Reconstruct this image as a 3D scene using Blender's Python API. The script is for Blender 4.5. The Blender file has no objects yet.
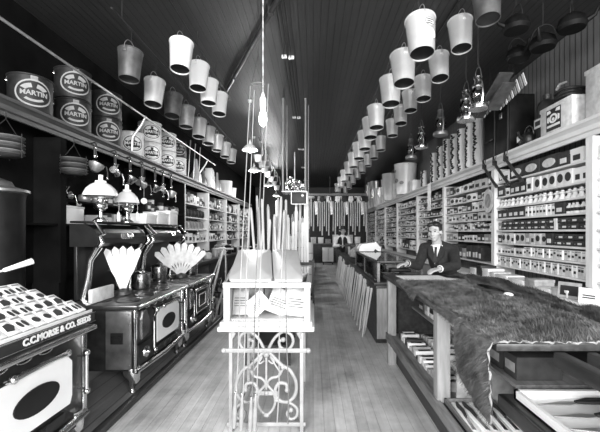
import bpy, bmesh, math, random
from mathutils import Vector, Matrix
R = random.Random(11)
PI = math.pi
scene = bpy.context.scene
COL = scene.collection
CX, CY, H, F = 313.0, 232.0, 1.5, 360.0        # vanishing point, eye height and focal length (600x432 frame)

def at(px, py, Y):
    return Vector(((px-CX)*Y/F, Y, H-(py-CY)*Y/F))
def yof(px, X):
    return X*F/(px-CX)

# ------------------------------------------------------------------ materials
MATS = {}
def mat(name, g, rough=.6, metal=0., var=.25, scale=8., bump=0., stretch=(1, 1, 1), coat=0., trans=0., em=0., spec=.5):
    if name in MATS: return MATS[name]
    m = bpy.data.materials.new(name); m.use_nodes = True
    nt = m.node_tree; b = nt.nodes['Principled BSDF']
    b.inputs['Roughness'].default_value = rough
    b.inputs['Metallic'].default_value = metal
    b.inputs['Specular IOR Level'].default_value = spec
    if coat: b.inputs['Coat Weight'].default_value = coat
    if em:
        b.inputs['Emission Color'].default_value = (1, 1, 1, 1); b.inputs['Emission Strength'].default_value = em
    tc = nt.nodes.new('ShaderNodeTexCoord'); mp = nt.nodes.new('ShaderNodeMapping')
    mp.inputs['Scale'].default_value = stretch
    nz = nt.nodes.new('ShaderNodeTexNoise'); nz.inputs['Scale'].default_value = scale; nz.inputs['Detail'].default_value = 4
    rp = nt.nodes.new('ShaderNodeValToRGB')
    lo, hi = g*(1-var), min(1, g*(1+var))
    rp.color_ramp.elements[0].position = .3; rp.color_ramp.elements[1].position = .7
    rp.color_ramp.elements[0].color = (lo, lo, lo, 1); rp.color_ramp.elements[1].color = (hi, hi, hi, 1)
    L = nt.links.new
    L(tc.outputs['Object'], mp.inputs['Vector']); L(mp.outputs['Vector'], nz.inputs['Vector'])
    L(nz.outputs['Fac'], rp.inputs['Fac']); L(rp.outputs['Color'], b.inputs['Base Color'])
    if bump:
        bp = nt.nodes.new('ShaderNodeBump'); bp.inputs['Strength'].default_value = bump; bp.inputs['Distance'].default_value = .01
        L(nz.outputs['Fac'], bp.inputs['Height']); L(bp.outputs['Normal'], b.inputs['Normal'])
    MATS[name] = m
    return m

def plank_mat(name, g, width, rough, axis='X', line=.06, wear=.35, worn=None, spec=.5, seam_dark=.7):
    m = bpy.data.materials.new(name); m.use_nodes = True
    nt = m.node_tree; N = nt.nodes.new; L = nt.links.new
    b = nt.nodes['Principled BSDF']; b.inputs['Roughness'].default_value = rough; b.inputs['Specular IOR Level'].default_value = spec
    tc = N('ShaderNodeTexCoord'); sp = N('ShaderNodeSeparateXYZ'); L(tc.outputs['Object'], sp.inputs[0])
    def mth(op, a, bb=None):
        n = N('ShaderNodeMath'); n.operation = op
        for i, v in enumerate((a, bb)):
            if v is None: continue
            if isinstance(v, (int, float)): n.inputs[i].default_value = v
            else: L(v, n.inputs[i])
        return n.outputs[0]
    q = mth('DIVIDE', sp.outputs[axis], width)
    fr = mth('FRACT', q); fl = mth('FLOOR', q)
    wn = N('ShaderNodeTexWhiteNoise'); wn.noise_dimensions = '1D'; L(fl, wn.inputs['W'])
    seam = mth('LESS_THAN', fr, line)
    mp = N('ShaderNodeMapping'); L(tc.outputs['Object'], mp.inputs['Vector'])
    mp.inputs['Scale'].default_value = (14, .8, 14) if axis == 'X' else (14, 14, .8)
    n1 = N('ShaderNodeTexNoise'); n1.inputs['Scale'].default_value = 2.5; n1.inputs['Detail'].default_value = 6; L(mp.outputs[0], n1.inputs['Vector'])
    n2 = N('ShaderNodeTexNoise'); n2.inputs['Scale'].default_value = 2.2; n2.inputs['Detail'].default_value = 7; n2.inputs['Roughness'].default_value = .7; L(tc.outputs['Object'], n2.inputs['Vector'])
    v = mth('ADD', mth('MULTIPLY', wn.outputs['Value'], wear*.22), mth('MULTIPLY', n1.outputs['Fac'], wear*.7))
    v = mth('ADD', v, mth('MULTIPLY', n2.outputs['Fac'], wear*1.9))
    v = mth('ADD', mth('SUBTRACT', v, wear*1.4), 1.0)
    v = mth('MULTIPLY', v, g)
    v = mth('MULTIPLY', v, mth('SUBTRACT', 1.0, mth('MULTIPLY', seam, seam_dark)))
    cb = N('ShaderNodeCombineColor')
    for i in range(3): L(v, cb.inputs[i])
    L(cb.outputs[0], b.inputs['Base Color'])
    bp = N('ShaderNodeBump'); bp.inputs['Strength'].default_value = .5; bp.inputs['Distance'].default_value = .006
    L(mth('SUBTRACT', n1.outputs['Fac'], mth('MULTIPLY', seam, 1.0)), bp.inputs['Height']); L(bp.outputs['Normal'], b.inputs['Normal'])
    MATS[name] = m
    return m

M = {}
def setup_mats():
    M['iron'] = mat('cast_iron', .014, .36, 0, .4, 20, .1, spec=.3)
    M['black'] = mat('black_enamel', .01, .3, 0, .3, 8, spec=.25)
    M['dark'] = mat('dark_paint', .016, .55, 0, .5, 12)
    M['sheet'] = mat('sheet_iron', .09, .3, .7, .4, 6)
    M['nickel'] = mat('nickel_plate', .72, .2, 1., .1, 5)
    M['tin'] = mat('tinned_steel', .92, .27, .6, .08, 6)
    M['tindull'] = mat('dull_zinc', .45, .42, .6, .3, 8)
    M['tindark'] = mat('dark_tin', .2, .4, .7, .4, 7)
    M['white'] = mat('white_enamel', .8, .3, 0, .05, 5)
    M['paper'] = mat('paper', .75, .8, 0, .12, 10)
    M['card'] = mat('pale_card', .6, .8, 0, .2, 14)
    M['grey'] = mat('grey_card', .3, .8, 0, .3, 14)
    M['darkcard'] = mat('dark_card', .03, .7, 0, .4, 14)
    M['cream'] = mat('cream_paint', .7, .5, 0, .1, 3, 0, (1, 1, 1))
    M['pale_iron'] = mat('pale_painted_iron', .27, .45, 0, .15, 12)
    M['wood'] = mat('pale_wood', .5, .55, 0, .25, 5, .1, (8, 8, 1))
    M['woodmid'] = mat('mid_wood', .15, .5, 0, .35, 5, .1, (8, 1, 8))
    M['wooddark'] = mat('dark_wood', .03, .4, 0, .4, 5, .1, (6, 1, 6), spec=.3)
    M['casewhite'] = mat('white_case_and_lid_glare', .42, .4, 0, .06, 5)
    M['blackpaint'] = mat('black_paint_and_shade', .008, .5, 0, .4, 8, spec=.12)
    M['whipdark'] = mat('whip_cane', .12, .5, 0, .3, 8)
    M['whippale'] = mat('whip_rawhide', .26, .5, 0, .3, 8)
    M['labelgrey'] = mat('grey_label_paper', .34, .7, 0, .15, 12)  # grey borders and lettering for the dark pails
    M['leftcornice'] = mat('dark_moulding', .075, .5, 0, .25, 6, 0, (6, 1, 6))  # darker tone than the right-hand cornice
    M['post'] = mat('painted_post', .27, .5, 0, .2, 6, 0, (6, 6, 1))
    M['ink'] = mat('printing_ink', .015, .6, 0, .1, 5)
    M['cloth'] = mat('dark_wool', .013, .9, 0, .4, 30, .2)
    M['vest'] = mat('grey_wool', .05, .9, 0, .4, 30, .2)
    M['shirt'] = mat('white_cotton', .75, .8, 0, .08, 20)
    M['skin'] = mat('skin', .36, .55, 0, .08, 12)
    M['hair'] = mat('hair', .015, .5, 0, .4, 60, .4)
    M['fur'] = mat('fur_tuft', .10, .75, 0, .75, 14)
    M['furdark'] = mat('dark_fur_tuft', .05, .75, 0, .7, 14)
    M['hide'] = mat('hide', .09, .9, 0, .5, 12)
    M['hideedge'] = mat('hide_edge', .2, .9, 0, .3, 20)
    M['cable'] = mat('cable', .02, .6)
    M['cord'] = mat('pale_twisted_cord', .45, .8, 0, .4, 120)
    M['porcelain'] = mat('porcelain', .85, .25, 0, .03)
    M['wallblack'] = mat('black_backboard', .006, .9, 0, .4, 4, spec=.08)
    g = bpy.data.materials.new('clear_glass'); g.use_nodes = True
    nt = g.node_tree; nt.nodes.clear()
    o = nt.nodes.new('ShaderNodeOutputMaterial'); mx = nt.nodes.new('ShaderNodeMixShader')
    tr = nt.nodes.new('ShaderNodeBsdfTransparent'); gl = nt.nodes.new('ShaderNodeBsdfGlossy'); gl.inputs['Roughness'].default_value = .05
    lw = nt.nodes.new('ShaderNodeFresnel'); lw.inputs['IOR'].default_value = 1.45
    nt.links.new(lw.outputs[0], mx.inputs[0]); nt.links.new(tr.outputs[0], mx.inputs[1]); nt.links.new(gl.outputs[0], mx.inputs[2]); nt.links.new(mx.outputs[0], o.inputs[0])
    M['glass'] = g
    M['opal'] = mat('opal_glass', .85, .25, 0, .02)
    M['bulb'] = mat('lit_bulb', .9, .3, 0, .02, 5, em=2.2)
    M['floor'] = plank_mat('floor_boards', .43, .085, .4, 'X', .04, .85, seam_dark=.42)
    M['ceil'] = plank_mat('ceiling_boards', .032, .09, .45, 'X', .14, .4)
    M['platform'] = plank_mat('platform_boards', .15, .16, .5, 'X', .05, .4)
    M['bead'] = plank_mat('bead_board', .12, .1, .5, 'Y', .2, .35)
setup_mats()

# ------------------------------------------------------------------ mesh builder
class MB:
    def __init__(s): s.v = []; s.f = []; s.m = []; s.sm = []
    def add(s, vs, fs, mi=0, smooth=False):
        o = len(s.v); s.v += [Vector(p) for p in vs]
        for f in fs: s.f.append([i+o for i in f]); s.m.append(mi); s.sm.append(smooth)
        return s
    def box(s, x0, x1, y0, y1, z0, z1, mi=0, c=0.):
        if x0 > x1: x0, x1 = x1, x0
        if y0 > y1: y0, y1 = y1, y0
        if z0 > z1: z0, z1 = z1, z0
        if c <= 0:
            vs = [(x, y, z) for x in (x0, x1) for y in (y0, y1) for z in (z0, z1)]
            return s.add(vs, [(0, 1, 3, 2), (4, 6, 7, 5), (0, 4, 5, 1), (2, 3, 7, 6), (0, 2, 6, 4), (1, 5, 7, 3)], mi)
        bm = bmesh.new(); bmesh.ops.create_cube(bm, size=1)
        for v in bm.verts:
            v.co = Vector(((x0+x1)/2+v.co.x*(x1-x0), (y0+y1)/2+v.co.y*(y1-y0), (z0+z1)/2+v.co.z*(z1-z0)))
        bmesh.ops.bevel(bm, geom=bm.edges[:], offset=min(c, (x1-x0)*.45, (y1-y0)*.45, (z1-z0)*.45), segments=2, profile=.5, affect='EDGES')
        bm.verts.index_update()
        s.add([v.co.copy() for v in bm.verts], [[v.index for v in f.verts] for f in bm.faces], mi, True); bm.free()
        return s
    def frame(s, d):
        d = Vector(d).normalized()
        a = Vector((0, 0, 1)) if abs(d.z) < .9 else Vector((1, 0, 0))
        u = d.cross(a).normalized(); w = d.cross(u).normalized()
        return d, u, w
    def lathe(s, o, axis, prof, n=16, mi=0, smooth=True):
        """prof: list of (r, h) along the axis"""
        o = Vector(o); d, u, w = s.frame(axis)
        vs = []; fs = []; rings = []
        for r, h in prof:
            if r < 1e-6:
                rings.append([len(vs)]); vs.append(o+d*h)
            else:
                rings.append(list(range(len(vs), len(vs)+n)))
                for k in range(n):
                    t = 2*PI*k/n; vs.append(o+d*h+(u*math.cos(t)+w*math.sin(t))*r)
        for a, b in zip(rings, rings[1:]):
            if len(a) == 1 and len(b) == 1: continue
            for k in range(n):
                k2 = (k+1) % n
                if len(a) == 1: fs.append((a[0], b[k2], b[k]))
                elif len(b) == 1: fs.append((a[k], a[k2], b[0]))
                else: fs.append((a[k], a[k2], b[k2], b[k]))
        return s.add(vs, fs, mi, smooth)
    def cyl(s, p0, p1, r0, r1=None, n=12, mi=0):
        p0 = Vector(p0); p1 = Vector(p1); h = (p1-p0).length
        r1 = r0 if r1 is None else r1
        return s.lathe(p0, p1-p0, [(0, 0), (r0, 0), (r1, h), (0, h)], n, mi)
    def tube(s, pts, r, n=8, mi=0, closed=False):
        pts = [Vector(p) for p in pts]; rs = r if isinstance(r, (list, tuple)) else [r]*len(pts)
        vs = []; fs = []; N = len(pts); prev = None
        for i, p in enumerate(pts):
            if closed: t = pts[(i+1) % N]-pts[i-1]
            else: t = pts[min(i+1, N-1)]-pts[max(i-1, 0)]
            if t.length < 1e-9: t = Vector((0, 0, 1))
            t.normalize()
            if prev is None: _, u, w = s.frame(t)
            else:
                u = prev-t*prev.dot(t)
                if u.length < 1e-6: _, u, w = s.frame(t)
                u.normalize(); w = t.cross(u)
            prev = u
            for k in range(n):
                a = 2*PI*k/n; vs.append(p+(u*math.cos(a)+w*math.sin(a))*rs[i])
        for i in range(N if closed else N-1):
            a = i*n; b = ((i+1) % N)*n
            for k in range(n): fs.append((a+k, a+(k+1) % n, b+(k+1) % n, b+k))
        if not closed:
            fs.append(list(range(n))[::-1]); fs.append(list(range((N-1)*n, N*n)))
        return s.add(vs, fs, mi, True)
    def ball(s, c, r, mi=0, n=14, k=8):
        rx, ry, rz = r if isinstance(r, (tuple, list)) else (r, r, r)
        tmp = MB(); tmp.lathe((0, 0, 0), (0, 0, 1), [(math.sin(PI*i/k), -math.cos(PI*i/k)) for i in range(k+1)], n)
        c = Vector(c)
        return s.add([Vector((p.x*rx, p.y*ry, p.z*rz))+c for p in tmp.v], tmp.f, mi, True)
    def prism(s, poly, o, ex, ey, depth, mi=0):
        """polygon (a,b) in plane o + a*ex + b*ey, thickness along ex x ey"""
        o = Vector(o); ex = Vector(ex).normalized(); ey = Vector(ey).normalized(); nz = ex.cross(ey)
        n = len(poly)
        vs = [o+ex*a+ey*b for a, b in poly]+[o+ex*a+ey*b+nz*depth for a, b in poly]
        fs = [list(range(n))[::-1], list(range(n, 2*n))]+[(k, (k+1) % n, n+(k+1) % n, n+k) for k in range(n)]
        return s.add(vs, fs, mi)
    def xf(s, mtx):
        s.v = [mtx @ p for p in s.v]; return s
    def join(s, o, mi=0):
        return s.addm(o, mi)
    def addm(s, o, mi=0):
        k = len(s.v); s.v += o.v
        for f, m, q in zip(o.f, o.m, o.sm): s.f.append([i+k for i in f]); s.m.append(m+mi); s.sm.append(q)
        return s
    def mesh(s, name, mats):
        me = bpy.data.meshes.new(name); me.from_pydata([tuple(p) for p in s.v], [], s.f)
        for m in (mats if isinstance(mats, (list, tuple)) else [mats]): me.materials.append(M[m] if isinstance(m, str) else m)
        me.polygons.foreach_set('material_index', s.m); me.polygons.foreach_set('use_smooth', s.sm)
        me.update()
        bm = bmesh.new(); bm.from_mesh(me); bmesh.ops.recalc_face_normals(bm, faces=bm.faces[:]); bm.to_mesh(me); bm.free()
        if any(s.sm): me.set_sharp_from_angle(angle=math.radians(42))
        return me
    def build(s, name, mats, parent=None, label=None):
        """parent None: a one-mesh thing with its origin at its base.  Otherwise vertices are in the thing's local frame,
        or in world space when the thing was made with world=True."""
        if parent is None:
            lo = [min(p[i] for p in s.v) for i in range(3)]; hi = [max(p[i] for p in s.v) for i in range(3)]
            b = Vector(((lo[0]+hi[0])/2, (lo[1]+hi[1])/2, lo[2])); s.v = [p-b for p in s.v]
            o = bpy.data.objects.new(name, s.mesh(name, mats)); o.location = b
        else:
            root = parent
            while root.parent: root = root.parent
            if root.name in WORLD: s.v = [p-root.location for p in s.v]
            o = bpy.data.objects.new(name, s.mesh(name, mats)); o.parent = parent
        COL.objects.link(o)
        if label: o['label'] = label
        return o
WORLD = set()
def tag(o, label, cat, group=None):
    o['label'] = label; o['category'] = cat
    if group: o['group'] = group
    return o
def thing(name, loc, label, cat, group=None, rz=0, world=False):
    o = bpy.data.objects.new(name, None); COL.objects.link(o); o.empty_display_size = .05
    o.location = Vector(loc); o.rotation_euler = (0, 0, rz)
    if world: WORLD.add(o.name)
    return tag(o, label, cat, group)
def struct(o):
    o['kind'] = 'structure'; return o
def copy_tree(o, loc=None, label=None, group=None, rot=None, scale=None):
    c = o.copy(); COL.objects.link(c)
    for ch in o.children: _cp(ch, c)
    if loc is not None: c.location = Vector(loc)
    if rot is not None: c.rotation_euler = rot
    if scale is not None: c.scale = (scale,)*3 if isinstance(scale, (int, float)) else scale
    if label: c['label'] = label
    if group: c['group'] = group
    return c
def _cp(o, parent):
    c = o.copy(); COL.objects.link(c); c.parent = parent
    for ch in o.children: _cp(ch, c)
ORD = 'first second third fourth fifth sixth seventh eighth ninth tenth eleventh twelfth thirteenth fourteenth fifteenth sixteenth seventeenth eighteenth nineteenth twentieth'.split()
TENS = {20: 'twenty', 30: 'thirty', 40: 'forty', 50: 'fifty'}
def nth(i):
    if i < 20: return ORD[i]
    n = i+1; t = n//10*10
    return {30: 'thirtieth', 40: 'fortieth', 50: 'fiftieth'}[n] if n == t else TENS[t]+'-'+ORD[n-t-1]

_txt = {}
def text(string, size, extrude=.002, bold=.0):
    """flat lettering: (verts, faces) centred on the origin in the XY plane"""
    key = (string, size, extrude, bold)
    if key not in _txt:
        cu = bpy.data.curves.new('lettering', 'FONT'); cu.body = string; cu.size = size; cu.extrude = extrude; cu.offset = bold
        cu.align_x = 'CENTER'; cu.align_y = 'CENTER'; cu.resolution_u = 2
        ob = bpy.data.objects.new('lettering', cu); COL.objects.link(ob)
        dg = bpy.context.evaluated_depsgraph_get(); dg.update()
        me = bpy.data.meshes.new_from_object(ob.evaluated_get(dg))
        _txt[key] = ([v.co.copy() for v in me.vertices], [list(p.vertices) for p in me.polygons])
        bpy.data.objects.remove(ob); bpy.data.curves.remove(cu); bpy.data.meshes.remove(me)
    return _txt[key]
def put_text(mb, string, size, o, ex, ey, mi=0, bold=.0, extrude=.002):
    v, f = text(string, size, extrude, bold); ex = Vector(ex).normalized(); ey = Vector(ey).normalized(); n = ex.cross(ey); o = Vector(o)
    return mb.add([o+ex*p.x+ey*p.y+n*p.z for p in v], f, mi)
def wrap_text(mb, string, size, r, zc, ang, mi=0, bold=.0, o=(0, 0, 0)):
    v, f = text(string, size, .0015, bold); o = Vector(o)
    return mb.add([o+Vector((math.cos(ang+p.x/r)*(r+p.z), math.sin(ang+p.x/r)*(r+p.z), zc+p.y)) for p in v], f, mi)
def wrap_ring(mb, a0, b0, a1, b1, r, zc, ang, mi=0, t0=0, t1=2*PI, n=28, dz=0.):
    """an elliptical ring (or disc when a0 = 0) bent round a cylinder"""
    if a0 == 0 and a1 > .03:
        m = 7
        for q in range(m): wrap_ring(mb, max(a1*q/m, 1e-5), max(b1*q/m, 1e-5), a1*(q+1)/m, b1*(q+1)/m, r, zc, ang, mi, t0, t1, n, dz)
        return mb
    vs = []; fs = []
    def pt(x, z): return Vector((math.cos(ang+x/r)*(r+dz), math.sin(ang+x/r)*(r+dz), zc+z))
    for k in range(n+1):
        t = t0+(t1-t0)*k/n
        vs += [pt(a0*math.cos(t), b0*math.sin(t)), pt(a1*math.cos(t), b1*math.sin(t))]
    for k in range(n): fs.append((2*k, 2*k+1, 2*k+3, 2*k+2))
    return mb.add(vs, fs, mi, True)
# ------------------------------------------------------------------ the room
CEIL = 4.1; XW = 3.36; YB = 21.0; YF = -2.6
def room():
    def s(name, f, m):
        b = MB(); f(b); return struct(b.build(name, m))
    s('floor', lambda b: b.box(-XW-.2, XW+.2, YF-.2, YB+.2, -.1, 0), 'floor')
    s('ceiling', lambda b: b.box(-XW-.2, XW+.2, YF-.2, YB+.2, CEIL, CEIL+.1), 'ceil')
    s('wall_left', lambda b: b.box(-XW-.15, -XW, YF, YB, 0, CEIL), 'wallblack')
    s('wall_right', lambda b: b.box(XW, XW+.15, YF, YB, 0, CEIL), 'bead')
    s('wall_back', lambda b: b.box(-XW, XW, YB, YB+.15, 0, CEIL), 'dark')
    # shop front behind the camera: two show windows and a glazed door between them
    def front(b):
        y0, y1 = YF-.12, YF
        for x0, x1 in ((-XW, -3.1), (-.75, -.55), (.55, .75), (3.1, XW)): b.box(x0, x1, y0, y1, 0, CEIL)
        for x0, x1 in ((-3.1, -.75), (.75, 3.1)): b.box(x0, x1, y0, y1, 0, .7); b.box(x0, x1, y0, y1, 3.5, CEIL)
        b.box(-.55, .55, y0, y1, 3.5, CEIL)
    s('wall_front', front, 'dark')
    for i, (x0, x1, z0) in enumerate(((-3.1, -.75, .7), (.75, 3.1, .7), (-.55, .55, 0.))):
        b = MB(); t = .06
        for a in ((x0, x0+t, z0, 3.5), (x1-t, x1, z0, 3.5), (x0+t, x1-t, z0, z0+t), (x0+t, x1-t, 3.5-t, 3.5), (x0+t, x1-t, 2.5, 2.56)):
            b.box(a[0], a[1], YF-.1, YF-.02, a[2], a[3])
        if i == 2: b.box(x0+t, x1-t, YF-.09, YF-.03, .06, .9)
        w = struct(b.build('door_1' if i == 2 else 'window_%d' % (i+1), 'wooddark'))
        g = MB(); g.box(x0+t, x1-t, YF-.064, YF-.058, z0+t if i < 2 else .9, 3.5-t); 
        o = g.build('pane', 'glass', None); o.parent = w; o.location = o.location-w.location
    # stove platform on the left
    s('trim_1', lambda b: b.box(-XW, -1.61, .2, 12.5, 0, .05), 'platform')
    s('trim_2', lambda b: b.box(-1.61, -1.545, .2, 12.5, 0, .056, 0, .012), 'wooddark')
    # electric wires on porcelain cleats, stove pipe brace under the ceiling
    b = MB()
    for x in (-.425, -.375, -.325): b.cyl((x, 1.0, CEIL-.035), (x, 20, CEIL-.035), .0075, n=6)
    tag(b.build('ceiling_wires', 'cable'), 'three dark electric wires running lengthwise along the ceiling boards', 'wire')
    k = 0
    for y in (5.3, 8.1, 11.2, 14.4, 18):
        for dx in (-.045, .055):
            b = MB(); b.box(-.375+dx-.042, -.375+dx+.042, y-.022+dx*.3, y+.022+dx*.3, CEIL-.05, CEIL, 0, .01)
            o = b.build('wire_cleat', 'porcelain')
            side = 'left' if dx < 0 else 'right'
            tag(o, 'small white porcelain wire cleat on the ceiling, %s of the pair %s from the front' % (side, nth(k)), 'wire cleat', 'porcelain cleats on the ceiling')
        k += 1
    b = MB(); b.cyl((.05, 3.0, CEIL-.05), (-1.75, 6.9, CEIL-.05), .03, n=12)
    for t in (.3, .75):
        p = Vector((.05, 3, CEIL)).lerp(Vector((-1.75, 6.9, CEIL)), t); b.box(p.x-.03, p.x+.03, p.y-.02, p.y+.02, CEIL-.09, CEIL)
    tag(b.build('ceiling_pipe', 'sheet'), 'dark pipe running slantwise under the ceiling boards at upper left', 'pipe')
room()

def bulb_lamp(x, y, zb, label, power, shade=False):
    t = thing('pendant_lamp', (x, y, zb), label, 'lamp', 'lamps hanging on cords along the ceiling')
    b = MB(); pts = []; b2 = MB()
    L = CEIL-zb
    for j in (0, 1):
        pts = [(math.cos(j*PI+i*.55)*.003, math.sin(j*PI+i*.55)*.003, .26+(L-.26)*i/90) for i in range(91)]
        b.tube(pts, .0028, 5)
    b.build('cord', 'cord', t)
    b = MB(); b.lathe((0, 0, L-.05), (0, 0, 1), [(0, -.01), (.03, 0), (.045, .05), (0, .05)], 14); b.build('ceiling_rose', 'porcelain', t)
    b = MB(); b.lathe((0, 0, .15), (0, 0, 1), [(0, 0), (.022, 0), (.026, .02), (.026, .075), (.014, .1), (.008, .125), (0, .125)], 14); b.build('socket', 'porcelain', t)
    b = MB(); b.lathe((0, 0, 0), (0, 0, 1), [(0, -.002), (.01, .002), (.026, .02), (.036, .05), (.036, .075), (.027, .11), (.018, .135), (.016, .155), (0, .155)], 16); b.build('bulb', 'bulb' if power else 'opal', t)
    if shade:
        b = MB(); b.lathe((0, 0, .06), (0, 0, 1), [(.155, 0), (.15, .02), (.09, .09), (.03, .12), (.03, .155), (.026, .155), (.026, .118), (.085, .086), (.147, .012), (.155, 0)], 20)
        b.build('lamp_shade', 'white', t)
    if power:
        l = bpy.data.lights.new('bulb_light', 'POINT'); l.energy = power; l.shadow_soft_size = .06
        o = bpy.data.objects.new('bulb_light', l); o.location = (0, 0, .03 if shade else .03); o.parent = t; COL.objects.link(o)
    return t
p = at(263, 127, 2.9)
bulb_lamp(p.x, p.y, p.z, 'bare glass bulb hanging nearest, on a pale twisted cord', 2)
for i, (px, y, z) in enumerate(((250, 7.1, 3.05), (254, 9.8, 3.1), (268, 13.0, 3.1), (276, 16.6, 3.1))):  # shaded lamps added to brighten the far end of the shop
    bulb_lamp((px-CX)*y/F, y, z, 'white shaded lamp added to brighten the far aisle, %s of four from the front' % nth(i), 100+30*i, True)

# daylight through the shop windows behind the camera
def area(name, loc, sx, sy, power, rot):
    l = bpy.data.lights.new(name, 'AREA'); l.shape = 'RECTANGLE'; l.size = sx; l.size_y = sy; l.energy = power
    o = bpy.data.objects.new(name, l); o.location = loc; o.rotation_euler = rot; COL.objects.link(o)
area('daylight', (-1.93, YF+.03, 2.45), 2.3, 2.1, 600, (PI/2-.33, 0, 0))
area('daylight', (1.93, YF+.03, 2.45), 2.3, 2.1, 600, (PI/2-.33, 0, 0))
w = bpy.data.worlds.new('daylit_street'); scene.world = w; w.use_nodes = True
w.node_tree.nodes['Background'].inputs[0].default_value = (1, 1, 1, 1); w.node_tree.nodes['Background'].inputs[1].default_value = .6

cam = bpy.data.cameras.new('camera'); co = bpy.data.objects.new('camera', cam); COL.objects.link(co)
co.location = (0, 0, H); co.rotation_euler = (PI/2, 0, 0)
cam.sensor_width = 36; cam.lens = 36*F/600; cam.shift_x = -(CX-300)/600; cam.shift_y = (CY-216)/600; cam.clip_start = .02
scene.camera = co
vs = scene.view_settings; vs.view_transform = 'Standard'; vs.look = 'None'; vs.exposure = 0.15; vs.gamma = 1; vs.use_curve_mapping = False
# ------------------------------------------------------------------ shelving and its goods
def shelf_unit(side, y0, y1, levels, label, back='cream', wall='cream', top=2.6, crown=True, ledge=.9, tone='cream'):
    """one bay of wall shelving; side +1 right wall, -1 left wall"""
    xf, xb = 3.0*side, 3.32*side
    t = thing('shelving_bay', (3.16*side, (y0+y1)/2, 0), label, 'shelving', world=True)
    for y in (y0, y1-.05):
        b = MB(); b.box(xf, xb, y, y+.05, 0, top); b.build('side_panel', tone, t)
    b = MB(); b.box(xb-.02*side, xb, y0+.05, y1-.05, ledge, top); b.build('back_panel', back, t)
    for z in levels:
        b = MB(); b.box(xf+.012*side, xb-.02*side, y0+.05, y1-.05, z-.024, z); b.build('shelf', tone, t)
    for y in (y0, y1):
        b = MB(); b.box(xf-.02*side, xf, max(y-.05, y0), min(y+.05, y1), ledge, top); b.build('face_frame', tone, t)
    return t
RB = [1.9, 3.885, 5.967, 8.24, 10.38, 12.86, 15.0, 17.3, 20.2]
LV = [.97, 1.16, 1.33, 1.53, 1.72, 1.9, 2.07, 2.3]
BAYR = ['nearest right bay', 'second right bay', 'third right bay', 'fourth right bay', 'fifth right bay', 'sixth right bay', 'seventh right bay', 'farthest right bay']
for i in range(8):
    lv = LV if i < 2 else [.97, 1.33, 1.53, 1.72, 1.9, 2.1, 2.3]
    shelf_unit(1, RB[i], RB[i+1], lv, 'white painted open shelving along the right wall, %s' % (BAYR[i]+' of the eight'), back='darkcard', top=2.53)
LB = [1.6, 4.3, 6.35, 8.37, 10.3, 12.4, 14.6, 17.0]
BAYL = ['nearest left bay', 'second left bay', 'third left bay', 'fourth left bay', 'fifth left bay', 'sixth left bay', 'farthest left bay']
LLV = [[1.6], [1.6, 1.9], [1.57, 1.9], [1.25, 1.57, 1.87, 2.2], [1.25, 1.57, 1.87, 2.2], [1.25, 1.57, 1.87, 2.2], [1.25, 1.57, 1.87, 2.2]]
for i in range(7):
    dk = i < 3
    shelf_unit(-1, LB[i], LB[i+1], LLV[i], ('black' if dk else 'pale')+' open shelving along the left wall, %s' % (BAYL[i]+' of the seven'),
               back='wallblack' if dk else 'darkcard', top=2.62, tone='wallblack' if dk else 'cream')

def cornice(side, y0, y1, z0, z1, m, label):
    b = MB(); s = side
    h = z1-z0
    prof = [(0, 0), (.03, 0), (.035, h*.25), (.06, h*.32), (.065, h*.6), (.1, h*.75), (.12, h*.8), (.12, h), (-.34, h), (-.34, h*.86), (0, h*.86)]
    b.prism([(p[0], p[1]) for p in prof], (3.0*s, y0 if s < 0 else y1, z0), (-s, 0, 0), (0, 0, 1), (y1-y0))
    if s > 0: pass
    return tag(b.build('cornice', m), label, 'cornice')
# prism direction: ex x ey = (-s,0,0)x(0,0,1) = (0,s,0)
def cornice2(side, y0, y1, z0, z1, m, label):
    b = MB(); s = side; h = z1-z0
    prof = [(0, 0), (.03, 0), (.035, h*.25), (.06, h*.32), (.065, h*.6), (.1, h*.75), (.12, h*.8), (.12, h), (-.34, h), (-.34, h*.86), (0, h*.86)]
    b.prism(prof, (3.0*s, y0 if s > 0 else y1, z0), (-s, 0, 0), (0, 0, 1), y1-y0)
    return tag(b.build('cornice', m), label, 'cornice')
cornice2(1, 1.9, 20.2, 2.53, 2.70, 'cream', 'long white moulded cornice capping the right wall shelving')
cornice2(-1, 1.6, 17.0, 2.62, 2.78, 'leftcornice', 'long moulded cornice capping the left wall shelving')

# base cupboards with a ledge under the right shelving
for i in range(8):
    t = thing('base_cupboard', (2.95, (RB[i]+RB[i+1])/2, 0), 'pale base cupboard below the shelving, '+BAYR[i], 'cupboard', world=True)
    b = MB(); b.box(2.72, 2.985, RB[i]+.01, RB[i+1]-.01, .06, .77); b.build('carcass', 'post', t)
    for k in range(2):
        ya = RB[i]+.06+k*(RB[i+1]-RB[i]-.06)/2; yb = ya+(RB[i+1]-RB[i])/2-.09
        b = MB(); b.box(2.7, 2.72, ya, yb, .12, .72, 0, .006); d = b.build('door', 'post', t)
        b = MB(); b.lathe((2.7, yb-.06 if k == 0 else ya+.06, .45), (-1, 0, 0), [(0, 0), (.008, 0), (.008, .012), (.016, .02), (.012, .03), (0, .032)], 10); b.build('knob', 'nickel', d)
b = MB(); b.box(2.6, 2.985, 1.9, 20.2, .77, .80, 0, .006)
tag(b.build('ledge', 'cream'), 'long white ledge running below the right wall shelving', 'worktop')

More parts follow.
